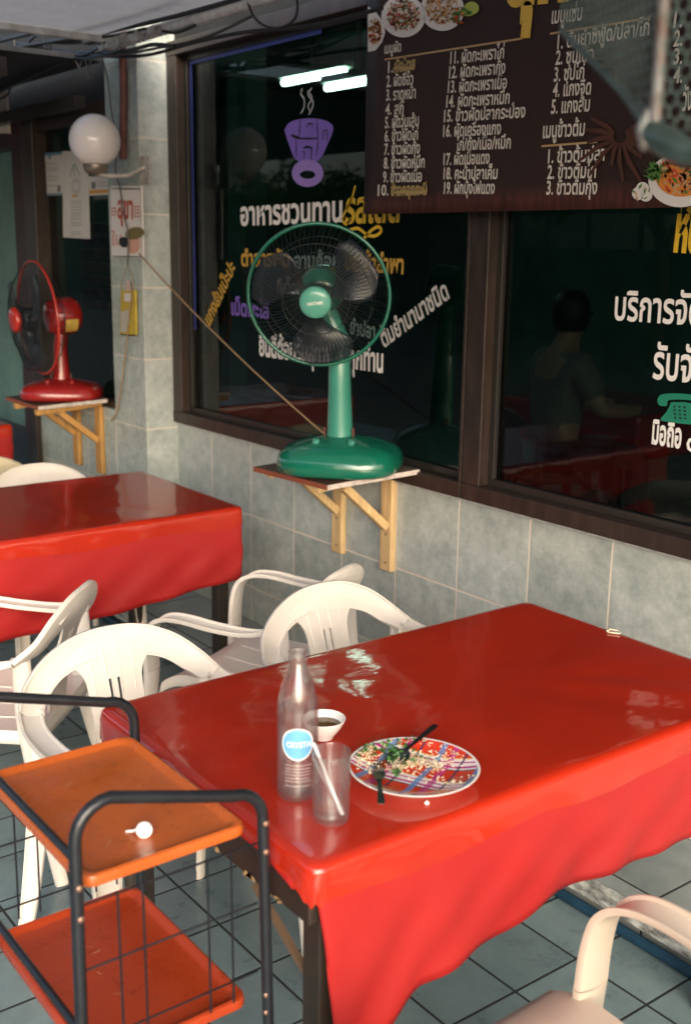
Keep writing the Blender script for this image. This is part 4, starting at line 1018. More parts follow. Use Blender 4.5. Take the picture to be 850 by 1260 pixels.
# ------------------------------------------------------------------ globe lamp, conduit, papers, sign, packet
M_globe = mat('opal_glass_globe', (.84, .80, .80), .16, coat=.6, coat_rough=.03, var=.06, vscale=4)
gc = PY(117, 173, 2.03)
gl = thing('globe_lamp', 'unlit white globe lamp on a short wall arm beside the pillar', 'lamp', gc)
MB().lathe([(.103*math.sin(math.pi*k/28) if 0 < k < 28 else 0, -.103*math.cos(math.pi*k/28)) for k in range(29)], 48, cap=False).build('globe', M_globe, gl, smooth=180)
hd = MB(); hd.lathe([(.0, -.134), (.022, -.133), (.040, -.124), (.049, -.110), (.052, -.096), (.052, -.092), (.049, -.088)], 36, cap=False); hd.build('holder', mat('dull_brass', (.32, .28, .23), .35, .6, var=.3, vscale=12), gl, smooth=50)
ab = MB(); ab.tube([(.0, 0, -.128), (.05, .03, -.138), (.10, .09, -.135), (.115, PYF-gc.y-.01, -.10)], .009, 10); ab.box((.075, PYF-gc.y-.012, -.165), (.155, PYF-gc.y-.001, -.055)); ab.build('arm', mat('painted_lamp_arm', (.45, .42, .38), .6, var=.4, vscale=20), gl, smooth=60)
M_rust = mat('red_brown_conduit', (.14, .045, .032), .6, var=.5, vscale=14)
cq = PY(150, 72, 2.178); cb = PY(151, 205, 2.178)
tag(MB().tube([(cq.x, 2.182, 2.45), (cq.x, 2.182, 2.2), (cb.x-.003, 2.182, cb.z+.03)], .0155, 14).build('conduit_pipe', M_rust, smooth=60), 'rusty red brown conduit running down the tiled pillar to the lamp', 'pipe')
M_paper = mat('white_paper', (.58, .56, .53), .7, var=.1, vscale=4); M_ink = mat('grey_print', (.16, .16, .16), .8); M_inkb = mat('blue_print', (.08, .20, .32), .8); M_inko = mat('orange_print', (.50, .26, .05), .8); M_inkg = mat('green_print', (.03, .14, .05), .8)
def panel(name, label, cat, pxs, Y, base, group=None, thick=.0015):
    P = [PY(x, y, Y) for x, y in pxs]; T = thing(name, label, cat, P[3], 0, group)
    d = Vector((0, thick, 0)); MB().add(P+[v+d for v in P], [(0, 1, 2, 3), (7, 6, 5, 4), (0, 4, 5, 1), (1, 5, 6, 2), (2, 6, 7, 3), (3, 7, 4, 0)]).build('sheet', base, T, True)
    return T
def rows(T, x0, x1, ys, Y, m, h=1.0, nm='print', gap=.25):
    mb = MB(); rn = random.Random(int(x0*10))
    for y in ys:
        x = x0
        while x < x1:
            w_ = rn.uniform(1.5, 4.5); xe = min(x1, x+w_); mb.add([PY(x, y, Y), PY(xe, y, Y), PY(xe, y+h, Y), PY(x, y+h, Y)], [(0, 3, 2, 1)]); x = xe+rn.uniform(.6, 1.4)
    mb.build(nm, m, T, True, fixn=False)
def patch(T, pts, Y, m, nm='print'): MB().add([PY(x, y, Y) for x, y in pts], [tuple(range(len(pts)))]).build(nm, m, T, True, fixn=False)
PGR = 'papers stuck on the dark left window'
T = panel('notice', 'white notice with a blue border on the dark left window', 'notice', [(48, 189), (77, 187), (78, 240), (49, 241)], 2.255, M_paper, PGR)
patch(T, [(48.5, 189.2), (76.8, 187.2), (76.8, 190.2), (48.5, 192.2)], 2.2535, M_inkb); patch(T, [(49.3, 238.5), (77.6, 237.5), (77.6, 239.6), (49.3, 240.6)], 2.2535, M_inkb)
patch(T, [(60, 191), (63, 191), (62.5, 196), (60.5, 196)], 2.2533, M_inkb); rows(T, 55, 72, [201, 206, 209, 217, 221, 228], 2.2535, M_ink, .8); patch(T, [(71, 228), (75, 228), (75, 236), (71, 236)], 2.2535, M_ink)
T = panel('notice', 'small white notice with an orange stripe, half behind the long paper', 'notice', [(109, 217), (137, 218), (137, 239), (109, 241)], 2.255, M_paper, PGR)
patch(T, [(110, 234), (137, 233), (137, 237), (110, 238.5)], 2.2533, M_inko); patch(T, [(113, 224), (118, 224), (118, 232), (113, 232)], 2.2533, M_ink); rows(T, 121, 133, [224, 228], 2.2533, M_ink, .8)
T = panel('notice', 'long narrow white paper with a green emblem hanging below the globe lamp', 'notice', [(77, 186), (108, 186), (111, 294), (78, 292)], 2.250, M_paper, PGR)
mb = MB()
for pts in ([(86, 218), (89, 208), (92, 201), (95, 208), (99, 217)], [(92, 203), (91, 211), (93, 218)]): flat_stroke(mb, pts, .006, 2.2485)
mb.build('print', M_inkg, T, True, fixn=False)
mb = MB(); flat_stroke(mb, [(94+5.5*math.cos(a*.5236), 229+9*math.sin(a*.5236)) for a in range(13)], .003, 2.2485); flat_stroke(mb, [(94+3.5*math.cos(a*.5236), 229+6*math.sin(a*.5236)) for a in range(13)], .0025, 2.2485); mb.build('print', M_ink, T, True, fixn=False)
patch(T, [(89, 240), (96, 239.5), (96, 242), (89, 242.5)], 2.2485, M_inko)
rows(T, 88, 101, [247, 250, 254, 258, 262, 265, 269, 274, 277, 285, 288], 2.2485, M_ink, .8)
# upper left white sign
T = panel('hanging_sign', 'blank pale rounded sign at the left edge above the teal door', 'sign', [(-14, 112), (7, 112), (11, 164), (-14, 164)], 2.16, mat('pale_sign_board', (.58, .50, .42), .6, var=.15), None, .012)
mb = MB().tube([PY(-4, 112, 2.163), PY(-4, 100, 2.163)], .003, 6); mb.build('hanging_wire', M_brown2, T, True)
# toilet sign
T = panel('toilet_sign', 'white sign with red Thai lettering on the tiled pillar', 'sign', [(136, 228.5), (174, 229), (176, 318), (137.5, 317)], 2.188, mat('sign_white', (.68, .64, .61), .5), None, .008)
M_sred = mat('sign_red_print', (.42, .06, .03), .6); M_sink = mat('sign_black_line', (.03, .03, .03), .6)
def strip_px(T, a, b, w, Y, m): mb = MB(); flat_stroke(mb, [a, ((a[0]+b[0])/2, (a[1]+b[1])/2), b], w, Y); mb.build('print', m, T, True, fixn=False)
strip_px(T, (137, 232), (173.5, 232.5), .006, 2.1865, M_sink); strip_px(T, (138.5, 315.5), (175, 316), .006, 2.1865, M_sink); strip_px(T, (173, 232), (174.8, 316), .003, 2.1865, M_sink)
mb = MB(); letters(mb, 'สุขา', PY(145, 268, 2.1865), PY(164, 269, 2.1865), .125, .03, shear=.0); mb.build('lettering', M_sred, T, True, fixn=False)
mb = MB(); letters(mb, 'ใน', PY(138, 302, 2.1865), PY(150, 301, 2.1865), .075, .02); mb.build('lettering', mat('sign_pink_print', (.55, .26, .22), .6), T, True, fixn=False)
rows(T, 137.5, 143.5, [255, 259, 263], 2.1865, M_sred, 2.2); rows(T, 165.5, 172, [253, 257, 261, 265], 2.1865, mat('sign_faded_print', (.5, .22, .18), .6), 2.4)
mb = MB(); mb.m = 0
disc(mb, (164, 300), 9, 12, 2.1868); mb.m = 1; disc(mb, (166, 287), 12, 7.5, 2.1862, tilt=-.2); mb.m = 2; disc(mb, (153, 298), 6, 6.5, 2.186); mb.m = 2; disc(mb, (149.5, 297), 3, 5, 2.1858)
mb.build('printed_portrait', [mat('print_skin', (.62, .34, .26), .6), mat('print_olive', (.17, .14, .05), .6), mat('print_black_hair', (.015, .015, .015), .6)], T, True, fixn=False)
# yellow packet on a string
T = panel('hanging_packet', 'small yellow packet hanging on a string on the tiled pillar', 'packet', [(149, 357), (166, 357), (167, 412), (148, 412)], 2.182, mat('packet_yellow', (.52, .38, .05), .4, var=.3, vscale=30), None, .010)
patch(T, [(153, 361), (161, 361), (161, 371), (153, 371)], 2.1805, M_paper); patch(T, [(149, 384), (158, 380), (161, 396), (155, 409), (149, 408)], 2.1805, mat('packet_silver', (.42, .42, .36), .3))
patch(T, [(156, 345), (160, 345), (161, 358), (155, 358)], 2.180, mat('packet_pink', (.55, .38, .32), .6)); strip_px(T, (148, 411), (167, 413), .006, 2.1803, M_brown2)
mb = MB(); mb.tube([PY(157, 326, 2.184), PY(150, 345, 2.180), PY(149, 358, 2.180)], .0018, 6); mb.tube([PY(157, 326, 2.184), PY(164, 342, 2.180), PY(164, 358, 2.180)], .0018, 6); mb.build('string', M_cord, T, True)
# loose flex down the pillar
M_flex = mat('dark_grey_flex', (.10, .095, .085), .6)
def cable(label, px_, r=.004, m=None, nm='electric_cable', cat='cable', group=None):
    P = [PY(x, y, Y) for x, y, Y in px_]
    A = P; out = []
    for i in range(len(A)-1):
        p0, p1, p2, p3 = A[max(i-1, 0)], A[i], A[i+1], A[min(i+2, len(A)-1)]
        for k in range(6): t = k/6; out.append(.5*((2*p1)+(p2-p0)*t+(2*p0-5*p1+4*p2-p3)*t*t+(3*p1-p0-3*p2+p3)*t**3))
    out.append(A[-1]); return tag(MB().tube(out, r, 7).build(nm, m or M_flex, smooth=60), label, cat, group)
cable('thin cord dropping from the lamp over the toilet sign', [(127, 75, 2.15), (133, 100, 2.16), (138, 140, 2.15), (146, 175, 2.13), (142, 205, 2.13), (148, 232, 2.175), (152, 262, 2.175), (158, 290, 2.175), (157, 326, 2.178)], .0035)
cable('thin brown cord hanging from the packet down to the bottom of the pillar', [(163, 358, 2.174), (158, 400, 2.174), (154, 440, 2.18), (148, 485, 2.184), (143, 510, 2.184), (137, 517, 2.186)], .0033, M_cord)
# overhead cables
CG = 'overhead cables along the shop front'
M_cab = mat('black_cable', (.012, .012, .013), .5)
cable('upper black cable crossing the grey awning at top left', [(-30, 58, 1.9), (60, 36, 1.95), (110, 24, 1.98), (160, 8, 2.0), (220, -14, 2.0)], .0085, M_cab, group=CG)
cable('middle black cable running just under the grey awning', [(-30, 66, 2.05), (70, 50, 2.08), (140, 37, 2.1), (200, 24, 2.1), (260, 8, 2.1), (330, -12, 2.1)], .0085, M_cab, group=CG)
cable('sagging cable over the pillar top and the left window', [(-20, 70, 2.1), (60, 62, 2.12), (120, 69, 2.14), (180, 68, 2.14), (240, 52, 2.14), (300, 40, 2.14), (380, 32, 2.15), (470, 10, 2.15)], .0065, M_cab, group=CG)
cable('grey cable sagging from the clump of wires to the pillar top', [(55, 58, 2.1), (80, 66, 2.1), (110, 70, 2.1), (150, 67, 2.12), (190, 60, 2.14), (250, 47, 2.15), (310, 20, 2.16)], .005, M_flex, group=CG)
cable('looped cable hanging beside the pale batten above the left window', [(305, 2, 2.1), (312, 20, 2.1), (326, 32, 2.1), (345, 34, 2.1), (362, 24, 2.1), (366, 6, 2.1), (362, -10, 2.1)], .004, M_cab, group=CG)
cable('low dark cable along the roof edge at far left', [(-20, 125, 2.05), (10, 108, 2.05), (40, 95, 2.06), (70, 80, 2.08), (100, 70, 2.1)], .007, M_cab, group=CG)
cable('short curved cable end before the pale rounded sign', [(-12, 126, 2.12), (4, 120, 2.12), (12, 113, 2.12), (14, 100, 2.12), (20, 92, 2.1)], .005, M_cab, group=CG)
rnd = random.Random(21)
for k, (x0, y0, x1, y1, lab) in enumerate(((-20, 88, 150, 60, 'thin black wire in the tangle above the dark left window'), (-20, 78, 120, 62, 'wavy black wire crossing the tangle at top left'), (30, 62, 215, 58, 'slack black wire sagging over the pillar top'), (-20, 100, 112, 66, 'lowest black wire of the tangle above the teal door'), (60, 52, 240, 33, 'black wire pinned along the pale pipe'), (-20, 47, 130, 50, 'black wire along the end edge of the awning'))):
    n = 7; cable(lab, [(x0+(x1-x0)*i/n, y0+(y1-y0)*i/n+rnd.uniform(-4, 6), 2.07+.008*k) for i in range(n+1)], .0045+.0015*(k % 3), M_cab, group=CG)
# clump of coiled wire and a junction box
for lab, pts in (('coil of black wire hanging from the cables at top left', [(18, 48), (20, 66), (26, 78), (38, 80), (50, 74), (56, 60), (54, 48), (44, 44), (34, 56), (32, 70), (42, 78), (58, 70), (62, 56)]),
                 ('tail of stripped wires dangling left of the pillar', [(88, 70), (94, 76), (98, 84), (100, 78), (104, 72), (108, 84), (109, 96), (112, 74)])):
    cable(lab, [(x, y, 2.08) for x, y in pts], .0065 if 'coil' in lab else .0035, M_cab if 'coil' in lab else M_flex, 'wire_coil', 'wire')
jb = MB(); a = PY(112, 44, 2.12); jb.box((a.x-.02, 2.09, a.z-.035), (a.x+.11, 2.13, a.z+.03)); 
tag(jb.build('junction_box', mat('dark_junction_box', (.04, .04, .045), .5), bevel=.006), 'dark junction box among the cables under the awning', 'box')
# ------------------------------------------------------------------ things on the near table
TZ = .7486
M_glass = solid_glass('clear_bottle_glass', (.99, 1, 1), 0.0, 1.46, .72, .011)
M_water = solid_glass('clear_water', (.985, 1, 1), 0.0, 1.33, .85)
M_prnw = mat('white_bottle_print', (.75, .75, .75), .6); M_prnb = mat('sky_blue_bottle_print', (.13, .38, .66), .5)
def inner(prof, t, floor): 
    return [(max(.0005, r-t), max(z, floor)) for r, z in prof if z > floor*.5]
bp_ = PZ(366, 977, TZ); bp_.z = TZ
bot = thing('glass_bottle', 'clear glass water bottle with a blue round label, open and half full', 'bottle', bp_)
pr = [(.027, .0), (.0315, .003), (.0328, .010), (.0328, .03), (.0325, .10), (.0327, .148), (.0312, .163), (.0275, .180), (.0225, .196), (.0175, .210), (.0142, .221), (.0132, .2255), (.0148, .2275), (.0150, .2325), (.0138, .2345), (.0135, .2385), (.0145, .240), (.0143, .2425), (.0128, .2432)]
def sm(pr, n=3):
    out = []
    for i in range(len(pr)-1):
        p0, p1, p2, p3 = [Vector((*pr[max(0, min(len(pr)-1, j))], 0)) for j in (i-1, i, i+1, i+2)]
        for k in range(n): t = k/n; q = .5*((2*p1)+(p2-p0)*t+(2*p0-5*p1+4*p2-p3)*t*t+(3*p1-p0-3*p2+p3)*t**3); out.append((max(q.x, .0003), q.y))
    out.append(pr[-1]); return out
outer = sm(pr); inn = [(.0118, .2428)]+[(max(.0004, r-.0030), z) for r, z in reversed(outer) if .010 < z < .226]+[(.024, .0085), (.012, .0105), (.0003, .012)]
MB().lathe([(.0003, .0035), (.018, .003), (.024, 0)]+outer+inn, 48, cap=False).build('glass_wall', M_glass, bot, smooth=50)
def rin(z):
    for (a, b), (c, d) in zip(outer, outer[1:]):
        if b <= z <= d and d > b: return a+(c-a)*(z-b)/(d-b)-.0030
    return .029
wz = .150
MB().lathe([(.0003, .0125), (.012, .011), (.0238, .0080)]+[(rin(z)+.0004, z) for z in (.0115, .03, .06, .10, .13, wz)]+[(.0003, wz)], 48, cap=False).build('water', M_water, bot, smooth=40)
face = math.atan2(-bp_.y, -bp_.x)
def wrap(mb, pts2d, z0, extra, tri):
    vs = []
    for x, y in pts2d:
        rr_ = .0328+extra; a = face+x/rr_; vs.append((rr_*math.cos(a), rr_*math.sin(a), z0+y))
    mb.add(vs, tri)
def wdisc(r, extra, z0, m, x0=0, ring=0):
    mb = MB(); pts = []; tri = []; nr, ns = 6, 40
    for i in range(nr+1):
        for k in range(ns): a = 2*math.pi*k/ns; q = r*(ring+(1-ring)*i/nr); pts.append((x0+q*math.cos(a), q*math.sin(a)))
    for i in range(nr):
        for k in range(ns): tri.append((i*ns+k, (i+1)*ns+k, (i+1)*ns+(k+1) % ns, i*ns+(k+1) % ns))
    wrap(mb, pts, z0, extra, tri); return mb
LZ = .100
lab = wdisc(.0245, .0003, LZ, None).build('round_label', M_prnb, bot, smooth=180, fixn=False)
wdisc(.0268, .0003, LZ, None, 0, .915).build('label_ring', M_prnw, lab, smooth=180, fixn=False)
vs, fs = text_mesh('CRYSTAL', .02); w_ = max(v.x for v in vs); k = .046/w_
mb = MB(); wrap(mb, [(v.x*k-.0185, v.y*k*1.15-.0045) for v in vs], LZ, .0007, fs); mb.build('lettering', M_prnw, lab, fixn=False)
rn = random.Random(4); mb = MB()
for j, y in enumerate((-.036, -.042, -.047, -.052, -.058, -.063, -.071)):
    x = -.020
    while x < .020:
        L_ = rn.uniform(.0012, .004); pts = [(x, y), (x+L_, y), (x+L_, y+.0014), (x, y+.0014)]; wrap(mb, pts, LZ, .0004, [(0, 1, 2, 3)]); x += L_+rn.uniform(.0006, .0016)
mb.build('fine_print', mat('faint_bottle_print', (.42, .30, .30), .6), bot, fixn=False)

gp = PZ(407, 1008, TZ); gp.z = TZ
tum = thing('drinking_glass', 'clear drinking glass with a little water and a white straw in it', 'glass', gp)
op = [(.0255, 0), (.0275, .002), (.0280, .008), (.0283, .04), (.0288, .08), (.0295, .112), (.0292, .1135), (.0284, .1135)]
ip = [(.0277, .112), (.0270, .08), (.0264, .04), (.0258, .0125), (.022, .0105), (.0003, .010)]
MB().lathe([(.0003, .0022), (.02, .0022), (.0225, 0)]+op+ip, 48, cap=False).build('glass_wall', M_glass, tum, smooth=40)
MB().lathe([(.0003, .0105), (.0225, .0100), (.0262, .0122), (.0267, .035), (.0003, .035)], 48, cap=False).build('water', M_water, tum, smooth=30)
M_straw = mat('white_straw', (.72, .68, .68), .4, spec=.4)
hr = Vector((CR.x, CR.y, 0)).normalized(); hf = Vector((_fw.x, _fw.y, 0)).normalized()
s0 = gp+hr*.0165-hf*.010+Vector((0, 0, .0145)); s1 = gp-hr*.0235+hf*.006+Vector((0, 0, .112)); s2 = s1+(s1-s0)*.10
st = thing('straw', 'white plastic straw leaning to the left in the drinking glass', 'straw', s0)
MB().tube([s0, s1, s2], .0026, 14).build('straw_tube', M_straw, st, True, smooth=60)

bw = PZ(398, 908, TZ); bw.z = TZ
bowl = thing('sauce_bowl', 'small white sauce bowl with dark sauce behind the bottle', 'bowl', bw)
M_china = mat('white_china', (.78, .75, .72), .18, coat=.3)
MB().lathe([(.0003, .003), (.014, .003), (.0155, 0), (.018, 0), (.019, .005), (.030, .016), (.0395, .032), (.0420, .038), (.0412, .0387), (.0390, .0375), (.036, .030), (.027, .016), (.014, .009), (.0003, .008)], 10, cap=False).build('china', M_china, bowl, smooth=25, sub=2)
MB().lathe([(.0335, .0262), (.02, .0268), (.0003, .0268)], 30, cap=False).build('sauce', mat('dark_chilli_sauce', (.05, .035, .01), .15, var=.9, vscale=160, col2=(.16, .07, .015)), bowl, smooth=180)

pc_ = PZ(509, 946, TZ+.015); pc_.z = TZ
plate = thing('dinner_plate', 'round plate with a bright plaid pattern and a white rim, food scraps left on it', 'plate', pc_, R(-52))
M_plaid = bpy.data.materials.new('plaid_melamine'); M_plaid.use_nodes = True
nt = M_plaid.node_tree; nb = nt.nodes['Principled BSDF']; nb.inputs['Roughness'].default_value = .22; nb.inputs['Coat Weight'].default_value = .3
tc = nt.nodes.new('ShaderNodeTexCoord'); mp = nt.nodes.new('ShaderNodeMapping'); mp.inputs['Rotation'].default_value = (0, 0, R(12)); nt.links.new(tc.outputs['Object'], mp.inputs[0]); sp_ = nt.nodes.new('ShaderNodeSeparateXYZ'); nt.links.new(mp.outputs[0], sp_.inputs[0])
W_, Rd, Mg, Bl, Nv, Ye = (.72, .68, .66), (.55, .035, .012), (.42, .03, .20), (.06, .22, .45), (.03, .025, .07), (.65, .42, .05)
def bands(co, per, ofs, stops): return ramp(nt, math_node(nt, 'FRACT', math_node(nt, 'ADD', math_node(nt, 'DIVIDE', co, per), ofs)), stops, 'CONSTANT')
ba = bands(sp_.outputs[0], .078, .30, [(0, Rd), (.38, Ye), (.41, W_), (.50, Mg), (.55, W_), (.66, Mg), (.74, W_), (.80, Nv), (.84, Rd)])
bbk = bands(sp_.outputs[1], .083, .15, [(0, (0, 0, 0)), (.28, (1, 1, 1)), (.40, (0, 0, 0)), (.55, (1, 1, 1)), (.68, (0, 0, 0)), (.86, (1, 1, 1)), (.92, (0, 0, 0))])
bbc = bands(sp_.outputs[1], .083, .15, [(0, Mg), (.28, Bl), (.40, Rd), (.55, Mg), (.68, Rd), (.86, Nv), (.92, Nv)])
nt.links.new(mixc(nt, math_node(nt, 'MULTIPLY', bbk, .82), ba, bbc), nb.inputs['Base Color'])
PR_ = .1085
mb = MB(); mb.lathe([(.0003, .0075), (.03, .0075), (.060, .0078), (.074, .0105), (.092, .0165), (.1045, .0212)], 64, cap=False); mb.build('plaid_face', M_plaid, plate, smooth=60)
MB().lathe([(.1045, .0212), (.1075, .0222), (.1088, .0215), (.1082, .0200), (.092, .0140), (.070, .0055), (.064, .0025), (.0625, 0), (.058, 0), (.056, .0035), (.0003, .0040)], 64, cap=False).build('white_underside', M_china, plate, smooth=60)
def pz_on(rr_): return interp([(0, .0078), (.06, .0079), (.074, .0107), (.092, .0167), (.1088, .0222)], rr_)
def scatter(name, label, cat, clusters, make, m):
    T = MB(); rn = random.Random(12)
    for cx_, cy_, sx__, sy__, n_ in clusters:
        for _ in range(n_):
            x = rn.gauss(cx_, sx__); y = rn.gauss(cy_, sy__); w = PZ(x, y, TZ+.012); d = Vector((w.x-pc_.x, w.y-pc_.y)).length
            if d > .100: continue
            w.z = TZ+pz_on(d)+.001+abs(rn.gauss(0, .0022)); make(T, w, rn)
    o = T.build(name, m, None, smooth=180); tag(o, label, cat, None, 'stuff'); return o
def grain(T, w, rn):
    a = rn.uniform(0, 6.28); L_ = rn.uniform(.0017, .0026); d = Vector((math.cos(a), math.sin(a), rn.uniform(-.3, .3)))*L_
    T.tube([w-d, w-d*.5, w+d*.5, w+d], [.0003, .001, .001, .0003], 5)
def flake(T, w, rn):
    u = Vector((rn.gauss(0, 1), rn.gauss(0, 1), rn.gauss(0, .5))).normalized(); v = u.orthogonal().normalized(); s_ = rn.uniform(.0028, .0066)
    w.z += .0032; T.add([w-u*s_, w-v*s_*.6, w+u*s_, w+v*s_*.6+Vector((0, 0, .0012))], [(0, 1, 2), (0, 2, 3)])
M_rice = mat('fried_rice_grain', (.76, .68, .54), .5, var=.35, vscale=90, col2=(.50, .34, .16)); M_herb = mat('chopped_green_herb', (.035, .14, .02), .45, var=.6, vscale=120)
RC = [(452, 926, 5, 4, 130), (510, 936, 7, 4, 150), (488, 941, 6, 3, 110), (528, 910, 6, 3, 120), (535, 940, 4, 3, 50), (443, 928, 10, 7, 260), (500, 934, 24, 9, 210), (525, 911, 14, 5, 140), (540, 938, 18, 9, 60), (560, 962, 14, 3, 30), (480, 906, 10, 5, 40), (560, 930, 8, 8, 36), (455, 942, 7, 6, 40)]
scatter('rice_leftovers', 'scattered fried rice grains left over on the plaid plate', 'food', RC, grain, M_rice)
HC = [(442, 921, 10, 6, 260), (492, 925, 15, 7, 75), (506, 910, 14, 5, 55), (546, 912, 6, 3, 190), (482, 930, 5, 4, 36), (488, 951, 5, 3, 12)]
scatter('herb_leftovers', 'chopped green herbs left over among the rice on the plaid plate', 'food', HC, flake, M_herb)
M_cut = mat('dark_stainless_steel', (.16, .16, .155), .22, 1)
def pth(l): return [PZ(x, y, z) for x, y, z in l]
# fork: tines on the plate, handle over the near rim
A = PZ(466, 944, TZ+.014); B = PZ(466.5, 963, TZ+.0255); Cc = PZ(469, 989, TZ+.034)
fk = thing('fork', 'steel fork lying across the near rim of the plaid plate', 'fork', A)
ax = (Cc-A).normalized(); sd = ax.cross(Vector((0, 0, 1))).normalized()
h = MB(); secs = [(A+(B-A)*t+Vector((0, 0, z)), w) for t, w, z in ((.15, .0088, -.002), (.45, .0105, -.002), (.75, .0065, .0005), (1.0, .0034, .001))]+[(B+(Cc-B)*t, w) for t, w in ((.3, .0034), (.6, .0048), (.9, .0062), (1.0, .0048))]
vs = []; fs = []
for p_, w in secs: vs += [p_-sd*w+Vector((0, 0, .0007)), p_+sd*w+Vector((0, 0, .0007)), p_+sd*w-Vector((0, 0, .0007)), p_-sd*w-Vector((0, 0, .0007))]
for i in range(len(secs)-1):
    for q in range(4): fs.append((4*i+q, 4*i+(q+1) % 4, 4*i+4+(q+1) % 4, 4*i+4+q))
fs += [(3, 2, 1, 0), tuple(4*(len(secs)-1)+q for q in range(4))]; h.add(vs, fs); h.build('handle', M_cut, fk, True, smooth=40)
tn_ = MB()
for q in (-1.5, -.5, .5, 1.5): tn_.tube([secs[0][0]+sd*q*.0050, A-ax*.012+sd*q*.0050+Vector((0, 0, -.001)), A-ax*.026+sd*q*.0046+Vector((0, 0, .0035))], [.0016, .0013, .0007], 6)
tn_.build('tines', M_cut, fk, True, smooth=60)
# spoon
S0 = PZ(489, 931, TZ+.016); S1 = PZ(510, 913, TZ+.024); S2 = PZ(536, 892, TZ+.034)
spn = thing('spoon', 'steel spoon resting on the far side of the plaid plate', 'spoon', S0)
ax = (S2-S0).normalized(); sd = ax.cross(Vector((0, 0, 1))).normalized(); nn = sd.cross(ax)
b = MB(); b.grid(lambda u, v: S0+ax*(-.026+.052*u)+sd*(.0195*math.sin(math.pi*min(1, u*.97+.015))**.6*(2*v-1))-nn*(.007*math.sin(math.pi*u)*(1-(2*v-1)**2)), 14, 10); b.build('spoon_bowl', M_cut, spn, True, smooth=180, solid=.001)
h = MB(); secs = [(S0+ax*.025, .0032), (S0+ax*.040, .0030), (S0+(S2-S0)*.6, .0042), (S0+(S2-S0)*.9, .0062), (S2, .0050)]; vs = []; fs = []
for p_, w in secs: vs += [p_-sd*w+nn*.0008, p_+sd*w+nn*.0008, p_+sd*w-nn*.0008, p_-sd*w-nn*.0008]
for i in range(len(secs)-1):
    for q in range(4): fs.append((4*i+q, 4*i+(q+1) % 4, 4*i+4+(q+1) % 4, 4*i+4+q))
fs += [(3, 2, 1, 0), tuple(4*(len(secs)-1)+q for q in range(4))]; h.add(vs, fs); h.build('handle', M_cut, spn, True, smooth=40)
# rubber band and a crumb
rb = PZ(754, 778, TZ); mb = MB()
mb.tube([(rb.x+.015*math.cos(a)*(1+.22*math.sin(3*a+1)), rb.y+.0115*math.sin(a)*(1+.22*math.sin(2*a)), TZ+.0022) for a in [2*math.pi*k/30 for k in range(30)]], .0016, 8, closed=True)
tag(mb.build('rubber_band', mat('pale_rubber', (.80, .70, .5), .4), smooth=180), 'pale rubber band lying at the wall end of the near red table', 'rubber band')
cr_ = PZ(525, 989, TZ); mb = MB(); mb.lathe([(.0, -.001), (.0035, 0), (.0042, .0015), (.002, .0045), (0, .0055)], 8, (cr_.x, cr_.y, TZ), cap=False)
tag(mb.build('rice_crumb', M_whitep, smooth=40), 'tiny white crumb on the red cloth in front of the plaid plate', 'crumb')

# ------------------------------------------------------------------ perforated metal guard, close overhead
D = .97
def at_depth(x, y, d): return O + ray(x, y)*d
c0 = at_depth(812, 60, D); c1_ = at_depth(690, 60, D*1.22); c2_ = at_depth(960, 60, D*.93)
gd = thing('perforated_guard', 'blurred green perforated metal guard hanging close overhead at upper right', 'metal guard', (c0.x, c0.y, 1.9))
M_perf = mat('dull_green_metal', (.15, .19, .17), .55, .3, var=.45, vscale=18, col2=(.06, .09, .08)); M_perfe = mat('worn_steel_edge', (.24, .26, .26), .6, .3, var=.5, vscale=22, col2=(.15, .10, .08))
def to_px(p):
    v = p-O; z = v.dot(_fw); return 425+F_PX*v.dot(CR)/z, 630-F_PX*v.dot(CU)/z
def inside(pt, poly):
    x, y = pt; r_ = False
    for (x0, y0), (x1, y1) in zip(poly, poly[1:]+poly[:1]):
        if (y0 > y) != (y1 > y) and x < (x1-x0)*(y-y0)/(y1-y0)+x0: r_ = not r_
    return r_
def perforated(a, b, zlo, zhi, zslope, pitch, hole):
    """upright sheet from a to b; its lower edge rises by zslope towards b"""
    d = Vector((b.x-a.x, b.y-a.y, 0)); L = d.length; d.normalize(); nrm = d.cross(Vector((0, 0, 1)))
    m_ = MB(); rh = pitch*.866; j = 0; z = zlo
    while z < zhi:
        s_ = pitch*.5*(j % 2)
        while s_ < L:
            if z > zlo+zslope*s_/L+pitch*.3:
                c = Vector((a.x, a.y, 0))+d*s_+Vector((0, 0, z)); vs = []
                for k in range(12):
                    ang = 2*math.pi*k/12+math.pi/6; hx_ = pitch/2/math.cos(((ang+math.pi/6) % (math.pi/3))-math.pi/6) if False else None
                    # hexagon outline sampled at 12 points
                    seg_ = k//2; c1h = Vector((math.cos(math.pi/6+seg_*math.pi/3), math.sin(math.pi/6+seg_*math.pi/3)))*pitch/math.sqrt(3); c2h = Vector((math.cos(math.pi/6+(seg_+1)*math.pi/3), math.sin(math.pi/6+(seg_+1)*math.pi/3)))*pitch/math.sqrt(3)
                    o_ = c1h if k % 2 == 0 else (c1h+c2h)/2; i_ = o_.normalized()*hole
                    vs += [c+d*o_.x+Vector((0, 0, o_.y)), c+d*i_.x+Vector((0, 0, i_.y))]
                m_.add(vs, [(2*k, 2*((k+1) % 12), 2*((k+1) % 12)+1, 2*k+1) for k in range(12)])
            s_ += pitch
        z += rh; j += 1
    return m_
zb = at_depth(803, 150, D).z; zl = at_depth(690, 40, D*1.22).z
perforated(c0, c1_, zb, 2.12, zl-zb, .0125, .0057).build('perforated_sheet', M_perf, gd, True, solid=.0012)
perforated(c0, c2_, zb-.002, 2.12, -.02, .0125, .0056).build('perforated_sheet', M_perf, gd, True, solid=.0012)
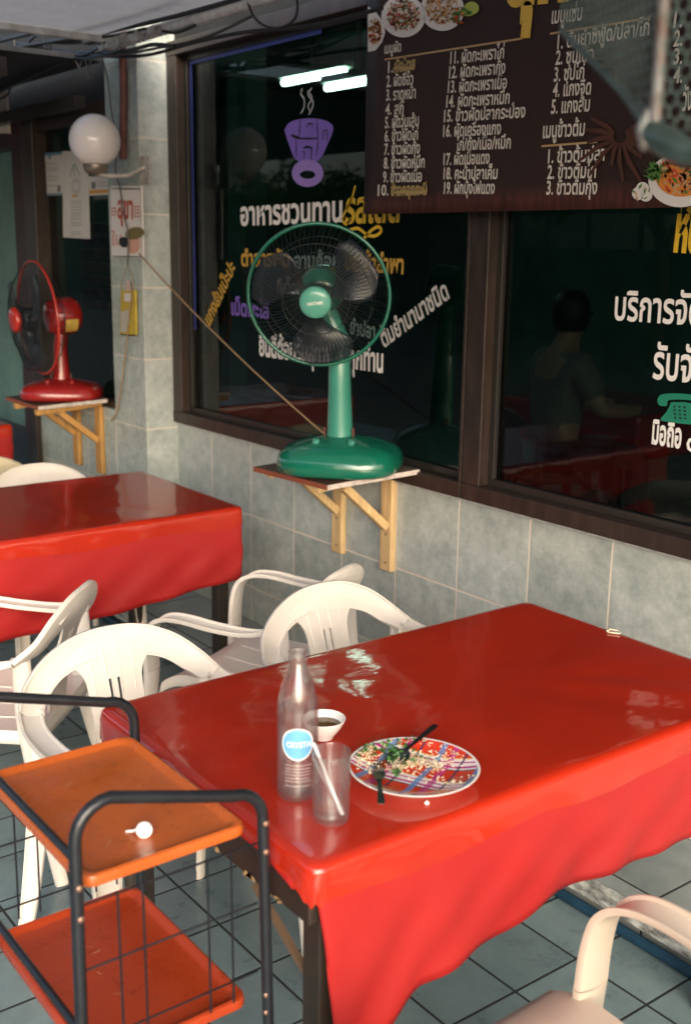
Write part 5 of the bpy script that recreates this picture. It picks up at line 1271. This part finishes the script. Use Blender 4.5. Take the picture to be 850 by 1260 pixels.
e_ = MB(); e_.tube([(c0.x, c0.y, 2.12), (c0.x, c0.y, 1.95), (c0.x, c0.y, zb+.03), (c0.x, c0.y, zb)], .0055, 12); e_.build('corner_edge', M_perfe, gd, True, smooth=60)
e_ = MB(); d1 = (c1_-c0); d2 = (c2_-c0)
e_.tube([(c1_.x, c1_.y, zl), (c0.x+d1.x*.3, c0.y+d1.y*.3, zb+(zl-zb)*.3), (c0.x+d1.x*.05, c0.y+d1.y*.05, zb+.002), (c0.x, c0.y, zb-.008), (c0.x+d2.x*.08, c0.y+d2.y*.08, zb-.014), (c0.x+d2.x*.3, c0.y+d2.y*.3, zb-.026), (c2_.x, c2_.y, zb-.030)], [.003, .004, .008, .012, .014, .013, .012], 14)
e_.build('rolled_rim', mat('grey_green_rim', (.10, .145, .13), .3, .6, var=.4, vscale=20), gd, True, smooth=60)
h = MB(); q0 = c0+d1*.02; q0.z = zb-.004
h.tube([(c0.x-.006, c0.y, zb+.012), (c0.x-.009, c0.y-.004, zb-.004), (c0.x-.004, c0.y-.006, zb-.022)], [.005, .007, .005], 10); h.build('rim_clip', M_perfe, gd, True, smooth=60)
for p_ in (c0+d1*.4, c0+d2*.4): MB().tube([(p_.x, p_.y, 2.115), (p_.x, p_.y, 2.404)], .003, 6).build('hanging_rod', M_brown2, gd, True)

# ------------------------------------------------------------------ a diner inside, dim behind the right window
make_table('dining table inside the dark room beyond the seated diner', -4.75, -3.75, 4.78, 5.58, False)
make_cloth('red tablecloth inside the dark room beyond the seated diner', -4.75, -3.75, 4.78, 5.58, lambda s, t, x, y: .24, 31)
px_, py_ = -3.90, 4.32
pe = thing('person', 'dim person with dark hair and a grey shirt seen from behind in the dark room', 'person', (px_, py_, .09))
M_skin = mat('skin', (.42, .25, .17), .5); M_hair = mat('dark_hair', (.012, .01, .009), .5); M_shirt = mat('pale_grey_shirt', (.15, .15, .14), .8); M_trous = mat('dark_trousers', (.03, .03, .035), .8)
def skin_fig(name, verts, edges, radii, m, parent, root=0):
    me = bpy.data.meshes.new(name); me.from_pydata(verts, edges, []); o = bpy.data.objects.new(name, me); COL.objects.link(o); o.parent = parent; ORG[o.name] = (0, 0, 0)
    me.materials.append(m); md = o.modifiers.new('skin', 'SKIN'); md.use_smooth_shade = True
    for i, r_ in enumerate(radii):
        sv = me.skin_vertices[0].data[i]; sv.radius = (r_ if isinstance(r_, tuple) else (r_, r_)); sv.use_root = (i == root)
    s_ = o.modifiers.new('sub', 'SUBSURF'); s_.levels = 2; s_.render_levels = 2; return o
# local: seated facing -Y and a little +X, hips at .46
V = [(0, 0, .50), (0, .02, .70), (0, .01, .90), (0, -.02, 1.02), (0, -.04, 1.09), (0, -.06, 1.17), (0, -.06, 1.25),
     (.19, -.01, .96), (.25, -.10, .74), (.15, -.32, .71), (.12, -.40, .715), (-.19, -.01, .96), (-.25, -.10, .74), (-.15, -.32, .71), (-.12, -.40, .715),
     (.10, -.05, .48), (.13, -.40, .48), (.13, -.42, .08), (.13, -.52, .03), (-.10, -.05, .48), (-.13, -.40, .48), (-.13, -.42, .08), (-.13, -.52, .03)]
E_ = [(0, 1), (1, 2), (2, 3), (3, 4), (4, 5), (5, 6), (2, 7), (7, 8), (8, 9), (9, 10), (2, 11), (11, 12), (12, 13), (13, 14), (0, 15), (15, 16), (16, 17), (17, 18), (0, 19), (19, 20), (20, 21), (21, 22)]
RA = [(.15, .12), (.14, .11), (.15, .10), (.075, .07), (.055, .055), (.078, .09), (.070, .085), .062, .045, .035, .028, .062, .045, .035, .028, .085, .065, .045, .04, .085, .065, .045, .04]
skin_fig('body', V, E_, RA, M_skin, pe)
skin_fig('shirt', V[:3]+[(0, -.02, .985), (.19, -.01, .96), (.24, -.085, .78), (-.19, -.01, .96), (-.24, -.085, .78)], [(0, 1), (1, 2), (2, 3), (2, 4), (4, 5), (2, 6), (6, 7)], [(.165, .135), (.158, .128), (.165, .118), (.085, .08), .078, .062, .078, .062], M_shirt, pe)
skin_fig('trousers', [(0, 0, .50), (0, .01, .60)]+[V[i] for i in (15, 16, 17, 19, 20, 21)], [(0, 1), (0, 2), (2, 3), (3, 4), (0, 5), (5, 6), (6, 7)], [(.165, .13), (.15, .12), .095, .076, .056, .095, .076, .056], M_trous, pe)
hm = MB(); hm.lathe([(.070, -.085), (.088, -.05), (.094, -.02), (.096, .02), (.092, .06), (.07, .1), (.035, .118), (0, .122)], 24, (0, -.040, 1.195), cap=False); hm.build('hair', M_hair, pe, smooth=180)
fc = MB()
for sx in (-1, 1): fc.lathe([(0, -.008), (.010, -.004), (.012, 0), (.010, .004), (0, .008)], 10, (sx*.03, -.142, 1.20), cap=False)
fc.build('eye', mat('eye_dark', (.03, .02, .02), .3), pe, smooth=180)
pe.rotation_euler = (0, 0, R(160))
chair('dark armchair inside the dark room under the seated diner', (px_+.01, py_-.03, .09), R(70), mat('dark_chair_plastic', (.03, .022, .018), .5))
